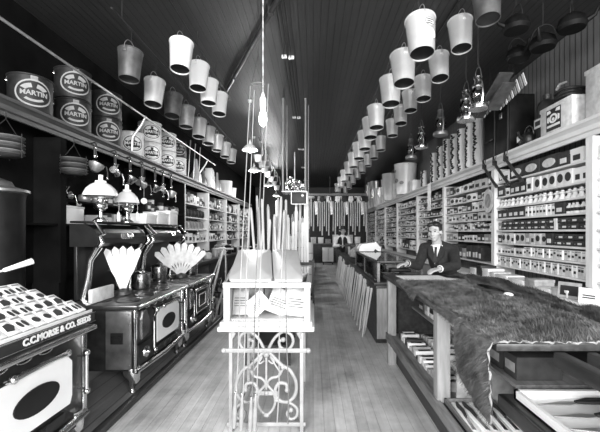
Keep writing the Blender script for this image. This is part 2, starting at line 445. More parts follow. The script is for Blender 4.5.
# ---- goods: one mesh per kind and size, copied
KIND = {}
def kmesh(kind, w, d, h, v):
    """mesh in local frame, x = depth (front at -x), y = width, base z=0"""
    w, d, h = round(w, 2), round(d, 2), round(h, 2)
    key = (kind, w, d, h, v)
    if key in KIND: return KIND[key]
    b = MB(); mats = ['card']
    if kind == 'carton':          # paper covered carton with a lid line and an end label
        body = ['white', 'card', 'grey', 'darkcard'][v % 4]; lab = ['ink', 'ink', 'paper', 'paper'][v % 4]; mats = [body, lab]
        b.box(-d/2, d/2, -w/2, w/2, 0, h*.72); b.box(-d/2-.003, d/2+.003, -w/2-.003, w/2+.003, h*.72, h)
        if w > .06: b.box(-d/2-.005, -d/2, -w*.27, w*.27, h*.2, h*.56, 1)
    elif kind == 'long_box':      # dark drawer-like box with white line labels
        mats = ['darkcard', 'paper', 'nickel']
        b.box(-d/2, d/2, -w/2, w/2, 0, h, 0, .004); b.box(-d/2-.003, -d/2, -w*.36, w*.02, h*.3, h*.62, 1)
        b.lathe((-d/2, w*.25, h*.45), (-1, 0, 0), [(0, 0), (.01, 0), (.006, .015), (0, .017)], 8, 2)
    elif kind == 'oval_box':
        mats = ['darkcard', 'card', 'white'] if v % 2 == 0 else ['white', 'ink', 'white']
        b.box(-d/2, d/2, -w/2, w/2, 0, h, 0, .004)
        b.lathe((-d/2, 0, h*.5), (-1, 0, 0), [(0, 0), (1, 0), (1, .003), (0, .003)], 18, 1)
        o = len(b.v)
        for q in b.v[-38:]: pass
        n = 2+18*2
        for q in range(len(b.v)-n, len(b.v)):
            p = b.v[q]; b.v[q] = Vector((p.x, p.y*w*.36, h*.5+(p.z-h*.5)*h*.3))
    elif kind == 'bottle':
        mats = ['white', 'darkcard'] if v % 2 == 0 else ['card', 'ink']; r = w/2
        b.lathe((0, 0, 0), (0, 0, 1), [(0, 0), (r, 0), (r, h*.12), (r*.55, h*.36), (r*.5, h*.5), (r*.9, h*.62), (r*.85, h*.72), (r*.4, h*.8), (r*.4, h*.9), (0, h*.9)], 12)
        b.lathe((0, 0, h*.9), (0, 0, 1), [(0, 0), (r*.5, 0), (r*.5, h*.1), (0, h*.1)], 10, 1)
    elif kind == 'tall_bottle':
        mats = ['white', 'ink'] if v % 2 == 0 else ['tindull', 'paper']; r = w/2
        b.lathe((0, 0, 0), (0, 0, 1), [(0, 0), (r, 0), (r, h*.6), (r*.45, h*.76), (r*.4, h*.9), (0, h*.9)], 12)
        b.lathe((0, 0, h*.9), (0, 0, 1), [(0, 0), (r*.5, 0), (r*.5, h*.1), (0, h*.1)], 10, 1)
        b.lathe((0, 0, h*.2), (0, 0, 1), [(r*1.01, 0), (r*1.03, 0.001), (r*1.03, h*.28), (r*1.01, h*.281)], 12, 1)
    elif kind == 'packet':        # narrow upright packet with a dark printed block
        mats = [['white', 'card', 'paper'][v % 3], 'ink']
        b.box(-d/2, d/2, -w/2, w/2, 0, h, 0, .003)
        z = h*(.5 if v % 2 else .3); b.box(-d/2-.002, -d/2, -w*.3, w*.3, z, z+h*.22, 1)
        b.box(-d/2-.002, -d/2, -w*.34, w*.34, h*.84, h*.9, 1)
    elif kind == 'tin':
        mats = [['tin', 'tindull', 'darkcard', 'card'][v % 4], ['paper', 'ink', 'paper', 'ink'][v % 4]]; r = w/2
        b.lathe((0, 0, 0), (0, 0, 1), [(0, 0), (r, 0), (r, h*.88), (r*.96, h*.9), (r*1.02, h*.91), (r*1.02, h), (0, h)], 14)
        b.lathe((0, 0, h*.25), (0, 0, 1), [(r, 0), (r*1.02, .001), (r*1.02, h*.4), (r, h*.401)], 14, 1)
    elif kind == 'pot':           # lidded iron kettle-like pot
        mats = ['dark' if v % 2 == 0 else 'tindull', 'nickel']; r = w/2
        b.lathe((0, 0, 0), (0, 0, 1), [(0, 0), (r*.7, 0), (r*.95, h*.2), (r, h*.5), (r*.9, h*.75), (r*.92, h*.78), (r*.5, h*.88), (0, h*.9)], 16)
        b.lathe((0, 0, h*.88), (0, 0, 1), [(0, 0), (.012, .0), (.02, h*.08), (0, h*.12)], 10, 1)
    elif kind == 'clock':         # small standing clock or dial gauge
        mats = ['card', 'ink']
        b.box(-d/2, d/2, -w/2, w/2, 0, h, 0, .01)
        b.lathe((-d/2, 0, h*.55), (-1, 0, 0), [(0, 0), (w*.34, 0), (w*.34, .004), (0, .004)], 16, 1)
    KIND[key] = (b.mesh(kind, mats), v)
    return KIND[key]
ADJ = {'carton': ['white', 'pale', 'grey', 'dark'], 'long_box': ['dark drawer-fronted'], 'oval_box': ['dark oval-labelled', 'white oval-labelled'], 'bottle': ['white', 'pale'],
       'tall_bottle': ['white slim', 'tin slim'], 'packet': ['white narrow', 'pale narrow', 'paper narrow'], 'tin': ['bright', 'dull', 'dark', 'pale'], 'pot': ['black', 'zinc'], 'clock': ['pale dark-faced']}
WORD = {'carton': 'carton', 'long_box': 'box', 'oval_box': 'box', 'bottle': 'stoppered bottle', 'tall_bottle': 'bottle', 'packet': 'packet', 'tin': 'round tin', 'pot': 'lidded pot', 'clock': 'dial case'}
CATG = {'carton': 'box', 'long_box': 'box', 'oval_box': 'box', 'bottle': 'bottle', 'tall_bottle': 'bottle', 'packet': 'packet', 'tin': 'tin', 'pot': 'pot', 'clock': 'clock'}
PLUR = {'carton': 'cartons', 'long_box': 'drawer-fronted boxes', 'oval_box': 'oval-labelled boxes', 'bottle': 'stoppered bottles', 'tall_bottle': 'slim bottles', 'packet': 'packets', 'tin': 'tins', 'pot': 'pots', 'clock': 'dial cases'}
def shelf_row(side, bay, shelf_name, y0, y1, z, room, seq, gap=.008):
    """seq: list of (kind, width, height, variant); placed left to right as seen from the aisle"""
    bayname = (BAYR if side > 0 else BAYL)[bay]
    y = (y1-.06) if side > 0 else (y0+.06); cnt = 0; out = []
    for kind, w, h, v in seq:
        if kind == 'gap':
            y += -side*w; continue
        if side > 0 and y-w < y0+.055 or side < 0 and y+w > y1-.055: break
        d = w if kind in ('bottle', 'tall_bottle', 'tin', 'pot') else R.uniform(.16, .22)
        d = min(round(d, 2), .24); h = min(h, room-.04)
        me, _ = kmesh(kind, w, d, h, v)
        o = bpy.data.objects.new(kind, me); COL.objects.link(o)
        o.location = (side*(3.03+d/2+R.uniform(0, .02)), y-side*w/2, z+.0005); o.rotation_euler = (0, 0, 0 if side > 0 else PI)
        tag(o, '%s %s, %s from the left on the %s shelf, %s' % (ADJ[kind][v % len(ADJ[kind])], WORD[kind], nth(cnt), shelf_name, bayname), CATG[kind],
            '%s on the %s shelf of the %s' % (PLUR[kind], shelf_name, bayname))
        cnt += 1; y += -side*(w+gap)
    return out
def rnd(n, kinds, w, h, dark=.3):
    out = []
    for _ in range(n):
        k = R.choice(kinds); ww = R.uniform(*w); hh = R.uniform(*h)
        if k == 'carton': v = R.choice((0, 0, 1, 1, 2)) if R.random() > dark else 3
        elif k in ('tin', 'tall_bottle'): v = R.randint(0, 3)
        else: v = R.randint(0, 2)
        if k in ('tin', 'bottle', 'tall_bottle'): ww = min(ww, .12)
        if k == 'pot': ww = min(ww, .22)
        out.append((k, round(ww, 2), round(hh, 2), v))
    return out
SH = ['bottom', 'second lowest', 'third lowest', 'fourth lowest', 'fifth lowest', 'sixth lowest', 'second highest', 'topmost']
# nearest big bay in view (second right bay): laid out from the photograph, left to right
Y0, Y1 = RB[1], RB[2]
rows = {
 7: [('carton', .15, .15, 0), ('carton', .17, .16, 0), ('oval_box', .36, .19, 0), ('oval_box', .36, .19, 0), ('oval_box', .36, .19, 0), ('carton', .2, .17, 3), ('carton', .2, .17, 0)],
 6: [('carton', .2, .17, 3), ('carton', .13, .12, 0), ('carton', .14, .17, 3), ('carton', .14, .17, 3), ('carton', .14, .17, 3), ('carton', .13, .19, 0), ('gap', .03, 0, 0)] + [('oval_box', .14, .09+.09, 1)]*5 + [('carton', .12, .17, 0), ('carton', .12, .17, 0)],
 5: [('bottle', .1, .145, i % 2*0) for i in range(18)],
 4: [('carton', .13, .13, 3), ('carton', .14, .13, 3), ('carton', .15, .14, 3), ('carton', .15, .14, 3), ('carton', .15, .14, 3)] + [('packet', .07, .135, 0)]*8 + [('carton', .16, .145, 3)] + [('tall_bottle', .065, .15, 0)]*7,
 3: [('carton', .1, .12, 2)] + [('long_box', .15, .07, 0)]*8 + [('carton', .05, .14, 0)] + [('long_box', .17, .075, 0)]*3,
 2: [('carton', .12, .12, 3), ('clock', .12, .15, 0), ('clock', .12, .15, 0), ('carton', .1, .14, 0), ('clock', .13, .15, 0), ('clock', .13, .15, 0), ('carton', .1, .15, 2), ('carton', .09, .15, 1), ('clock', .12, .15, 0), ('clock', .11, .14, 0), ('carton', .13, .15, 3)] + [('long_box', .16, .075, 0)]*3,
 1: [('carton', .09, .08, 0)]*4 + [('carton', .1, .1, 1)]*3 + [('packet', .055, .125, i % 3) for i in range(21)],
 0: [('packet', .055, .145, (i*i) % 3) for i in range(32)],
}
for k, seq in rows.items():
    z = LV[k]; nxt = LV[k+1] if k < 7 else 2.53
    shelf_row(1, 1, SH[k], Y0, Y1, z, nxt-z, seq)
# a second layer of drawer boxes on two of its shelves
for lev, ys, n in ((3, Y1-.06-.108, 8), (3, Y1-.06-.108-8*.158-.058, 3), (2, Y1-.06-1.38, 3)):
    w = .15 if n == 8 else (.17 if lev == 3 else .16); h = .07 if n == 8 else .075
    me, _ = kmesh('long_box', w, .2, h-.005, 0); y = ys
    for q in range(n):
        if y-w < Y0+.05: break
        o = bpy.data.objects.new('long_box', me); COL.objects.link(o); o.location = (3.14, y-w/2, LV[lev]+h+.001)
        tag(o, 'dark drawer-fronted box, %s in the upper layer, %s shelf, second right bay' % (nth(q + (8 if (lev == 3 and n == 3) else 0)), SH[lev]), 'box', 'drawer-fronted boxes stacked in the second right bay')
        y -= w+.008
# the third bay
for k, z in enumerate([.97, 1.33, 1.53, 1.72, 1.9, 2.1, 2.3]):
    nxt = [1.33, 1.53, 1.72, 1.9, 2.1, 2.3, 2.53][k]
    seqs = [[('carton', .3, .26, 3), ('carton', .36, .27, 3), ('carton', .14, .22, 3), ('carton', .2, .2, 2), ('carton', .1, .25, 3), ('carton', .14, .27, 3), ('carton', .14, .26, 3), ('carton', .12, .28, 3), ('carton', .12, .24, 3)],
            rnd(18, ['carton', 'carton', 'tin'], (.1, .2), (.09, .14), .1), rnd(18, ['carton', 'tin', 'tall_bottle'], (.08, .18), (.1, .15), .15),
            rnd(18, ['carton', 'carton', 'packet'], (.09, .22), (.11, .15), .1), rnd(18, ['carton', 'carton'], (.12, .24), (.1, .16), .12),
            rnd(14, ['carton', 'oval_box'], (.14, .3), (.09, .16), .35), rnd(14, ['carton', 'oval_box', 'tin'], (.14, .3), (.12, .18), .4)][k]
    shelf_row(1, 2, ['bottom', 'second lowest', 'third lowest', 'middle', 'third highest', 'second highest', 'topmost'][k], RB[2], RB[3], z, nxt-z, seqs)
SH7 = ['bottom', 'second lowest', 'third lowest', 'middle', 'third highest', 'second highest', 'topmost']
for bay in (3, 4, 5, 6, 7):
    for k, z in enumerate([.97, 1.33, 1.53, 1.72, 1.9, 2.1, 2.3]):
        nxt = [1.33, 1.53, 1.72, 1.9, 2.1, 2.3, 2.53][k]
        wlo = .13 if bay < 5 else .22
        shelf_row(1, bay, SH7[k], RB[bay], RB[bay+1], z, nxt-z, rnd(16, ['carton', 'carton', 'packet', 'tin', 'tall_bottle'] if bay < 5 else ['oval_box', 'packet', 'tin', 'packet'], (wlo, wlo+.16), (.1, nxt-z-.05), .45))
# nearest right bay: only a sliver shows at the frame's edge
for k in range(8):
    z = LV[k]; nxt = LV[k+1] if k < 7 else 2.53
    shelf_row(1, 0, SH[k], RB[0]+1.0, RB[1], z, nxt-z, rnd(4, ['carton', 'packet', 'tin'], (.08, .16), (.1, .14), .3))

# ---- left shelves
SHL = ['lowest', 'second lowest', 'second highest', 'topmost']
b0 = [('pot', .22, .24, 0)]*7; b1 = [('pot', .22, .24, 1)]*7
shelf_row(-1, 3, SHL[2], LB[3], LB[4], 1.87, .32, b0, .03); shelf_row(-1, 3, SHL[1], LB[3], LB[4], 1.57, .28, b1, .03)
shelf_row(-1, 3, SHL[0], LB[3], LB[4], 1.25, .3, rnd(9, ['carton', 'tin'], (.16, .3), (.15, .25), .1))
shelf_row(-1, 3, SHL[3], LB[3], LB[4], 2.2, .38, rnd(9, ['carton', 'tin', 'pot'], (.16, .3), (.15, .3), .2))
for bay in (4, 5, 6):
    for k, z in enumerate([1.25, 1.57, 1.87, 2.2]):
        nxt = [1.57, 1.87, 2.2, 2.6][k]
        shelf_row(-1, bay, SHL[k], LB[bay], LB[bay+1], z, nxt-z, rnd(12, ['carton', 'oval_box', 'tin', 'tall_bottle', 'pot'], (.15, .32), (.14, nxt-z-.05), .3))
shelf_row(-1, 1, 'upper', LB[1]+.5, LB[2], 1.9, .4, rnd(9, ['tin', 'carton', 'pot'], (.13, .2), (.1, .2), .6), .06)
shelf_row(-1, 2, 'upper', LB[2], LB[3], 1.9, .4, rnd(9, ['tin', 'carton', 'pot'], (.13, .22), (.1, .22), .5), .05)
shelf_row(-1, 2, 'lower', LB[2], LB[3], 1.57, .3, rnd(9, ['carton', 'carton', 'tin'], (.16, .3), (.14, .2), .05), .02)
shelf_row(-1, 1, 'lower', LB[1]+.75, LB[2], 1.6, .3, rnd(7, ['carton', 'tin'], (.15, .26), (.12, .2), .4), .05)
# ------------------------------------------------------------------ left: paint pails on the cornice
def keg_proto(dark):
    t = thing('paint_pail', (0, 0, 0), 'x', 'pail', 'large labelled pails standing on the left cornice')
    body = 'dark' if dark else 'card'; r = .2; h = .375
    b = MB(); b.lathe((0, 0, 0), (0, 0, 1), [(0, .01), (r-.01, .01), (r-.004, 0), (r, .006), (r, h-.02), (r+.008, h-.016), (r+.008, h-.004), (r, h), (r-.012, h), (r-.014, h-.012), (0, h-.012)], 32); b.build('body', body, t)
    ang = 0; zc = h*.47
    b = MB(); wrap_ring(b, 0, 0, .165, .135, r, zc, ang, 0, dz=.0015); lab = b.build('label', 'ink', t)
    b = MB(); wrap_ring(b, .155, .126, .172, .142, r, zc, ang, 0, dz=.003)
    wrap_ring(b, .128, .10, .14, .112, r, zc, ang, 0, dz=.003) if not dark else None
    for s in (-1, 1):          # the bright swashes above and the bar below the lettering
        a = PI/2-s*.62
        wrap_ring(b, .085, .055, .138, .1, r, zc, ang, 0, a-.42, a+.42, 10, dz=.003)
    wrap_ring(b, .1, .068, .13, .092, r, zc, ang, 0, -PI/2-.75, -PI/2+.75, 14, dz=.003)
    b.build('label_border', 'labelgrey' if dark else 'paper', lab)
    b = MB(); wrap_text(b, 'MARTIN', .068, r+.0035, zc-.004, ang, bold=.002); b.build('lettering', 'labelgrey' if dark else 'paper', lab)
    b = MB()
    for k in range(8):
        a0 = -.16+k*.04; a1 = a0+.04
        b.add([(math.cos(a)*(r+.0015), math.sin(a)*(r+.0015), z) for a in (a0, a1) for z in (h-.075, h-.02)], [(0, 1, 3, 2)])
    b.build('lid_seal', 'grey' if dark else 'tindull', t)
    b = MB(); b.tube([(0, math.cos(a)*(r+.012), h-.05+math.sin(a)*.09-.02) for a in [PI*i/14 for i in range(15)]], .004, 6)
    for s in (-1, 1): b.lathe((0, s*(r-.002), h-.07), (0, s, 0), [(0, 0), (.016, 0), (.012, .014), (0, .016)], 10)
    b.build('bail_handle', 'nickel', t)
    return t
kegs = [  # centre px, bottom py, dark?, label
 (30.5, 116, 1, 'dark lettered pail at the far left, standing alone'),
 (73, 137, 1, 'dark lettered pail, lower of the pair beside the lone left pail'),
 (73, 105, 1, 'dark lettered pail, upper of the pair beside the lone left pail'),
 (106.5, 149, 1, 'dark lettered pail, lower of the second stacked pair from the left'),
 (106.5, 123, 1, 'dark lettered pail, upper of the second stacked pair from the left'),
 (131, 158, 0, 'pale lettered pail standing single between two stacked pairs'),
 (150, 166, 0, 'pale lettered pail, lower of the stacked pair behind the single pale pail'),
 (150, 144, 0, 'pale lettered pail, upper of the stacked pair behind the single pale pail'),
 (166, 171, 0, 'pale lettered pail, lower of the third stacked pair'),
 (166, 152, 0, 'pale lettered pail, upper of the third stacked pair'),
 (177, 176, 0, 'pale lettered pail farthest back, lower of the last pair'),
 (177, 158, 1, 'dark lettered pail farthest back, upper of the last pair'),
]
KP = {}
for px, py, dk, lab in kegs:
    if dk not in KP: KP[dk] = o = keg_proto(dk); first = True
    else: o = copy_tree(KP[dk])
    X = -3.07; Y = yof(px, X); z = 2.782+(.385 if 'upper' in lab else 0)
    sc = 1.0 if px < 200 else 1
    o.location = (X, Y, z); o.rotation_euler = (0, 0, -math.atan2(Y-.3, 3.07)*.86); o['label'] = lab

# pipe rail with brackets in front of the pails
t = thing('pipe_rail', (-2.66, 4.5, 3.3), 'thin pipe rail running lengthwise above the left cornice', 'rail', world=True)
b = MB(); b.cyl((-2.66, 3.0, 3.32), (-2.66, 9.8, 3.32), .014, n=8); b.build('pipe', 'tindull', t)
for y in (5.71, 9.1):
    b = MB(); b.tube([(-2.66, y, 3.32), (-2.72, y, 3.2), (-2.86, y, 3.0), (-2.875, y, 2.783)], [.014, .02, .022, .014], 8); b.ball((-2.66, y, 3.32), .026); b.build('bracket', 'tindull', t)

# ------------------------------------------------------------------ hanging pails
def pail_proto(m, bottom, stickers=0, rt=.13, rb=.108, h=.33):
    t = thing('pail', (0, 0, 0), 'x', 'pail')
    b = MB(); b.lathe((0, 0, 0), (0, 0, 1), [(rb-.006, .0), (rb, 0), (rb, .012), (rt, h-.012), (rt+.006, h-.008), (rt+.006, h), (rt-.004, h), (rt-.006, h-.01), (rb-.006, .022), (0, .022)], 26); b.build('body', m, t)
    b = MB(); b.lathe((0, 0, .016), (0, 0, 1), [(0, 0), (rb-.005, 0), (rb-.006, .004), (0, .004)], 22); b.build('shaded_base', bottom, t)  # black underside: shade in the recessed bottom put into the colour
    b = MB(); 
    b.tube([(0, math.cos(a)*(rt+.008), h-.03+math.sin(a)*.15) for a in [PI*i/16 for i in range(17)]], .0035, 6)
    b.build('bail_handle', 'tindull', t)
    for s in (-1, 1):
        b = MB(); b.box(-.022, .022, s*(rt-.002), s*(rt+.009), h-.065, h-.012, 0, .006); b.build('ear', m, t)
    b = MB(); b.tube([(0, 0, h+.105), (.012, 0, h+.118), (0, 0, h+.14), (0, 0, h+.2)], .003, 5); b.build('hook', 'cable', t)
    if stickers:
        rm = (rt+rb)/2
        b = MB(); wrap_ring(b, 0, 0, .05, .042, rm+.006, h*.68, -1.2, 0, dz=.002); s1 = b.build('round_label', 'card', t)
        b = MB(); [b.box(0, 0, 0, 0, 0, 0) for _ in ()]
        for q in (-.02, 0, .02): wrap_ring(b, 0, 0, .036, .0045, rm+.006, h*.68+q, -1.2, 0, dz=.0035)
        wrap_ring(b, .043, .036, .047, .039, rm+.006, h*.68, -1.2, 0, dz=.0035); b.build('label_print', 'ink', s1)
        b = MB(); wrap_ring(b, 0, 0, .048, .046, rm, h*.38, -1.05, 0, dz=.004); b.build('round_label', 'white', t)
    return t
def bottom_of(o): return o
PP = {}
def pail_at(px, py, X, kind, lab, group, sc=1.0, tilt=None):
    """px, py: the pail's centre in the photograph; X: its row's distance from the aisle axis"""
    Y = yof(px, X); z = H-(py-CY)*Y/F
    if kind not in PP:
        PP[kind] = {'tin': lambda: pail_proto('tin', 'blackpaint'), 'sticker': lambda: pail_proto('tin', 'blackpaint', 1), 'white': lambda: pail_proto('white', 'blackpaint'),
                    'dull': lambda: pail_proto('tindull', 'dark'), 'dim': lambda: pail_proto('tindark', 'dark')}[kind]()
        o = PP[kind]
    else: o = copy_tree(PP[kind])
    o.location = (X, Y, z-.165*sc); o.scale = (sc,)*3
    rz = R.uniform(-.5, .5) if kind != 'sticker' else 0
    o.rotation_euler = (R.uniform(-.2, -.1), 0, 0) if tilt is None else (tilt[0], tilt[1], rz)
    o['label'] = lab; o['group'] = group
    return o, Y
SUSP = []
def row(pts, X, kinds, what, group, sc=1.0):
    for i, (px, py) in enumerate(pts):
        k = kinds[i] if i < len(kinds) else kinds[-1]
        lab = what[k if isinstance(what, dict) else 0] if isinstance(what, dict) else what
        o, Y = pail_at(px, py, X, k, '%s, %s from the front' % (lab, nth(i)), group, sc)
        SUSP.append((o.location.copy(), sc))
A = [(422, 35), (404, 68), (391, 91), (376.5, 117), (370.5, 128)]
px = 365.0; 
for k in range(7):
    A.append((px, CY-(px-CX)*1.76)); px = CX+(px-CX)*.885
row(A, .95, ['sticker', 'tin', 'tin', 'tin'], 'bright tin pail hung in the inner right row', 'tin pails hanging in the inner right row')
Bp = [(488, 2), (461.5, 34), (440, 66), (423.5, 88), (410.5, 101), (401, 115), (392.5, 128)]
px = 381.0
for k in range(8):
    Bp.append((px, CY-(px-CX)*1.30)); px = CX+(px-CX)*.9
row(Bp, 1.63, ['dim', 'tin', 'tin', 'tin'], 'tin pail hung in the outer right row', 'tin pails hanging in the outer right row')
L1 = [(180, 55), (198, 76), (208.5, 92), (219, 104)]
row(L1, -1.5, ['white'], 'white pail hung in the inner left row', 'white pails hanging in the inner left row')
L2 = [(129, 65), (153, 92), (172, 105), (186, 117), (198.5, 128), (208, 135.5), (217, 143), (225, 150), (231, 156)]
row(L2, -2.07, ['dim', 'tin', 'dim', 'dull', 'tin'], 'pail hung in the outer left row', 'pails hanging in the outer left row')
# hanging rails for the rows: one slim wooden pole per row, wired to the ceiling
for X, lab, za, y0, y1, nm in ((.95, 'inner right', None, 2.9, 14.5, 0), (1.63, 'outer right', None, 3.0, 17.5, 0), (-1.5, 'inner left', None, 3.6, 6.6, 0), (-2.07, 'outer left', None, 3.7, 9.6, 0)):
    zz = max(s[0].z for s in SUSP if abs(s[0].x-X) < .01)+.33+.21
    t = thing('hanging_rail', (X, y0, zz), 'thin dark pole below the ceiling carrying the %s row of pails' % lab, 'rail', world=True)
    b = MB(); b.cyl((X, y0, zz), (X, y1, zz), .012, n=8); b.build('pole', 'wooddark', t)
    n = 4
    for k in range(n):
        y = y0+.2+(y1-y0-.4)*k/(n-1); b = MB(); b.cyl((X, y, zz), (X, y, CEIL), .004, n=6); b.build('hanger', 'cable', t)
# hooks reach the rail
for o in [o for o in COL.objects if o.get('category') == 'pail' and o.name.startswith('pail')]:
    X = o.location.x; zz = max(s[0].z for s in SUSP if abs(s[0].x-X) < .01)+.33+.21
    for c in o.children:
        if c.name.startswith('hook'):
            c.scale = (1, 1, 1)
            need = zz-o.location.z; b = MB(); b.tube([(0, 0, .435), (.012, 0, .448), (0, 0, .465), (0, 0, need)], .003, 5)
            c.data = b.mesh('hook', 'cable')

# small white cups trailing off above the aisle
pts = [(258, 158), (262, 164), (265, 169), (268, 174), (271, 179), (274, 183.5), (277, 187.5)]
b = MB(); b.lathe((0, 0, 0), (0, 0, 1), [(.04, 0), (.07, .01), (.1, .16), (.105, .165), (.095, .165), (.065, .015), (0, .012)], 16)
cup = thing('dipper', (0, 0, 0), 'x', 'dipper', 'white dippers hanging over the middle of the shop')
b.build('bowl', 'white', cup)
b = MB(); b.tube([(.1, 0, .15), (.12, 0, .2), (.1, 0, .45), (.06, 0, .5), (.05, 0, .47)], .008, 6); b.build('handle', 'white', cup)
yy = []
for i, (px, py) in enumerate(pts):
    X = -1.3; Y = yof(px, X); z = H-(py-CY)*Y/F
    o = cup if i == 0 else copy_tree(cup)
    o.location = (X, Y, z-.1); o['label'] = 'white dipper in the row over the middle of the shop, %s from the front' % nth(i); yy.append((Y, z))
t = thing('hanging_rail', (-1.25, yy[0][0], 3.5), 'thin dark pole carrying the row of white dippers', 'rail', world=True)
b = MB(); b.tube([(-1.24, yy[0][0]-.3, yy[0][1]+.4)]+[(-1.24, q[0], q[1]+.4) for q in yy]+[(-1.24, yy[-1][0]+.3, yy[-1][1]+.4)], .012, 8); b.build('pole', 'wooddark', t)
for q in (0, -1):
    b = MB(); b.cyl((-1.24, yy[q][0], yy[q][1]+.39), (-1.24, yy[q][0], CEIL), .004, n=6); b.build('hanger', 'cable', t)

# ------------------------------------------------------------------ kitchen ranges
def ellipse(a, b, n=28): return [(a*math.cos(2*PI*k/n), b*math.sin(2*PI*k/n)) for k in range(n)]
def stove(y0, y1, lab, closet=True, letters=False, low=False, white_door=True):
    xf, xb, zb, zt, P = -1.6, -2.22, .25, .85, .05
    t = thing('kitchen_range', ((xf+xb)/2, (y0+y1)/2, P), lab, 'stove', 'black ranges with nickel trim on the platform', world=True)
    cy = y0+.2 if letters else y0
    def part(nm, f, m, par=None, lb=None):
        b = MB(); f(b); return b.build(nm, m, par or t, lb)
    part('body', lambda b: b.box(xf, xb, y0+.02, y1-.02, zb, zt-.04, 0, .012), 'iron')
    part('side_panel', lambda b: (b.box(xf-.02, xf-.25, y0+.008, y0+.022, zb+.02, zt-.06, 0, .004), [b.ball((xf-.04-.0*k, y0+.008, zb+.06+k*.09), (.008, .005, .008), 0, 8, 5) for k in range(6)]), 'tindark')
    part('damper_plate', lambda b: (b.box(xf-.09, xf-.2, y0-.006, y0+.01, .5, .6, 0, .004), b.box(xf-.11, xf-.18, y0-.012, y0-.004, .535, .565)), 'iron')
    part('cooktop', lambda b: b.box(xf+.05, xb, y0-.02, y1+.02, zt-.04, zt, 0, .012), 'sheet')
    part('top_rim', lambda b: b.tube([(xf+.055, y0-.02, zt-.02), (xf+.055, y1+.02, zt-.02)], .018, 10), 'nickel')
    for q in range(6):
        yy = y0+.2+(q % 3)*(y1-y0-.4)/2.4; xx = xf-.14-(q//3)*.28
        l = part('stove_lid', lambda b: b.lathe((xx, yy, zt), (0, 0, 1), [(0, 0), (.11, 0), (.11, .006), (.1, .008), (.095, .005), (.03, .005), (.025, .008), (0, .008)], 24), 'iron')
    # corner posts, skirt
    for y in (y0+.025, y1-.025):
        part('corner_strip', lambda b: b.box(xf-.01, xf+.016, y-.022, y+.022, zb-.01, zt-.05, 0, .006), 'nickel')
    part('base_rail', lambda b: (b.tube([(xf+.02, y0+.02, zb), (xf+.035, (y0+y1)/2, zb-.012), (xf+.02, y1-.02, zb)], .022, 8)), 'nickel')
    part('skirt', lambda b: b.box(xf-.01, xf+.01, y0+.05, y1-.05, zb-.06, zb, 0, .004), 'iron')
    for y in (y0+.07, y1-.07):
        for x in (xf-.05, xb+.06):
            part('leg', lambda b: (b.tube([(x, y, zb+.02), (x+.012, y, zb-.03), (x+.03, y, zb-.09), (x+.012, y, zb-.14), (x+.006, y, P+.03), (x+.012, y, P)], [.075, .07, .048, .03, .022, .034], 12)), 'nickel' if x > -1.8 else 'iron')
    # oven door with a white panel and a dark oval
    oy0, oy1, oz0, oz1 = y1-.78, y1-.17, .38, .72
    d = part('oven_door', lambda b: b.box(xf, xf+.022, oy0, oy1, oz0, oz1, 0, .008), 'iron')
    c = .05; w = oy1-oy0-.02; h = oz1-oz0-.02; yc = (oy0+oy1)/2; zc = (oz0+oz1)/2
    poly = [(-w/2, -h/2), (w/2-c*.4, -h/2), (w/2, -h/2+c), (w/2, h/2-c), (w/2-c, h/2), (-w/2+c, h/2), (-w/2, h/2-c)]
    if white_door:
        part('door_panel', lambda b: b.prism(poly, (xf+.022, yc, zc), (0, 1, 0), (0, 0, 1), .006), 'white', d, 'white enamelled panel')
        part('thermometer_plate', lambda b: b.prism(ellipse(w*.29, h*.24), (xf+.028, yc, zc-.005), (0, 1, 0), (0, 0, 1), .007), 'black', d)
    else:
        part('door_panel', lambda b: [b.tube([(xf+.024, yc+sx*w/2*k, zc+sz*h/2*k) for sx, sz in ((-1, -1), (1, -1), (1, 1), (-1, 1))], .012, 6, closed=True) for k in (.92, .5)], 'nickel', d)
    part('handle', lambda b: (b.tube([(xf+.02, oy0+.1, oz1+.005), (xf+.06, oy0+.1, oz1+.02), (xf+.065, yc, oz1+.028), (xf+.06, oy1-.1, oz1+.02), (xf+.02, oy1-.1, oz1+.005)], [.012, .016, .013, .016, .012], 8), b.ball((xf+.06, oy0+.1, oz1+.02), .024), b.ball((xf+.06, oy1-.1, oz1+.02), .024)), 'nickel', d)
    # upright towel bar beside the door
    part('grab_bar', lambda b: (b.cyl((xf+.06, y1-.08, .42), (xf+.06, y1-.08, .68), .012, n=8), b.ball((xf+.06, y1-.08, .68), .022), b.ball((xf+.06, y1-.08, .42), .022), b.cyl((xf, y1-.08, .66), (xf+.06, y1-.08, .66), .009, n=6), b.cyl((xf, y1-.08, .44), (xf+.06, y1-.08, .44), .009, n=6)), 'nickel')
    # firebox side: nickel shield, draft door, ash door
    fy0, fy1 = y0+.06, oy0-.04
    sh = part('firebox_door', lambda b: b.box(xf, xf+.02, fy0, fy1, .5, .78, 0, .006), 'iron')
    part('shield', lambda b: b.prism([(-.09, -.13), (.05, -.1), (.07, .0), (.0, .12), (-.06, .13), (-.09, .05)], (xf+.02, fy0+.12, .65), (0, 1, 0), (0, 0, 1), .02), 'nickel', sh)
    part('latch', lambda b: (b.tube([(xf+.02, fy1-.03, .76), (xf+.07, fy1-.05, .73), (xf+.06, fy1-.1, .68)], [.012, .018, .012], 8), b.ball((xf+.07, fy1-.05, .74), .026)), 'nickel', sh)
    ad = part('ash_door', lambda b: b.box(xf, xf+.018, fy0, fy1, .28, .47, 0, .006), 'iron')
    part('draft_dial', lambda b: (b.lathe((xf+.018, fy0+.15, .37), (1, 0, 0), [(0, 0), (.055, 0), (.05, .012), (.02, .018), (.016, .035), (0, .038)], 18)), 'nickel', ad)
    part('latch', lambda b: (b.cyl((xf+.03, fy1-.02, .34), (xf+.03, fy1-.02, .62), .011, n=8), b.ball((xf+.04, fy1-.02, .34), .022)), 'nickel', ad)
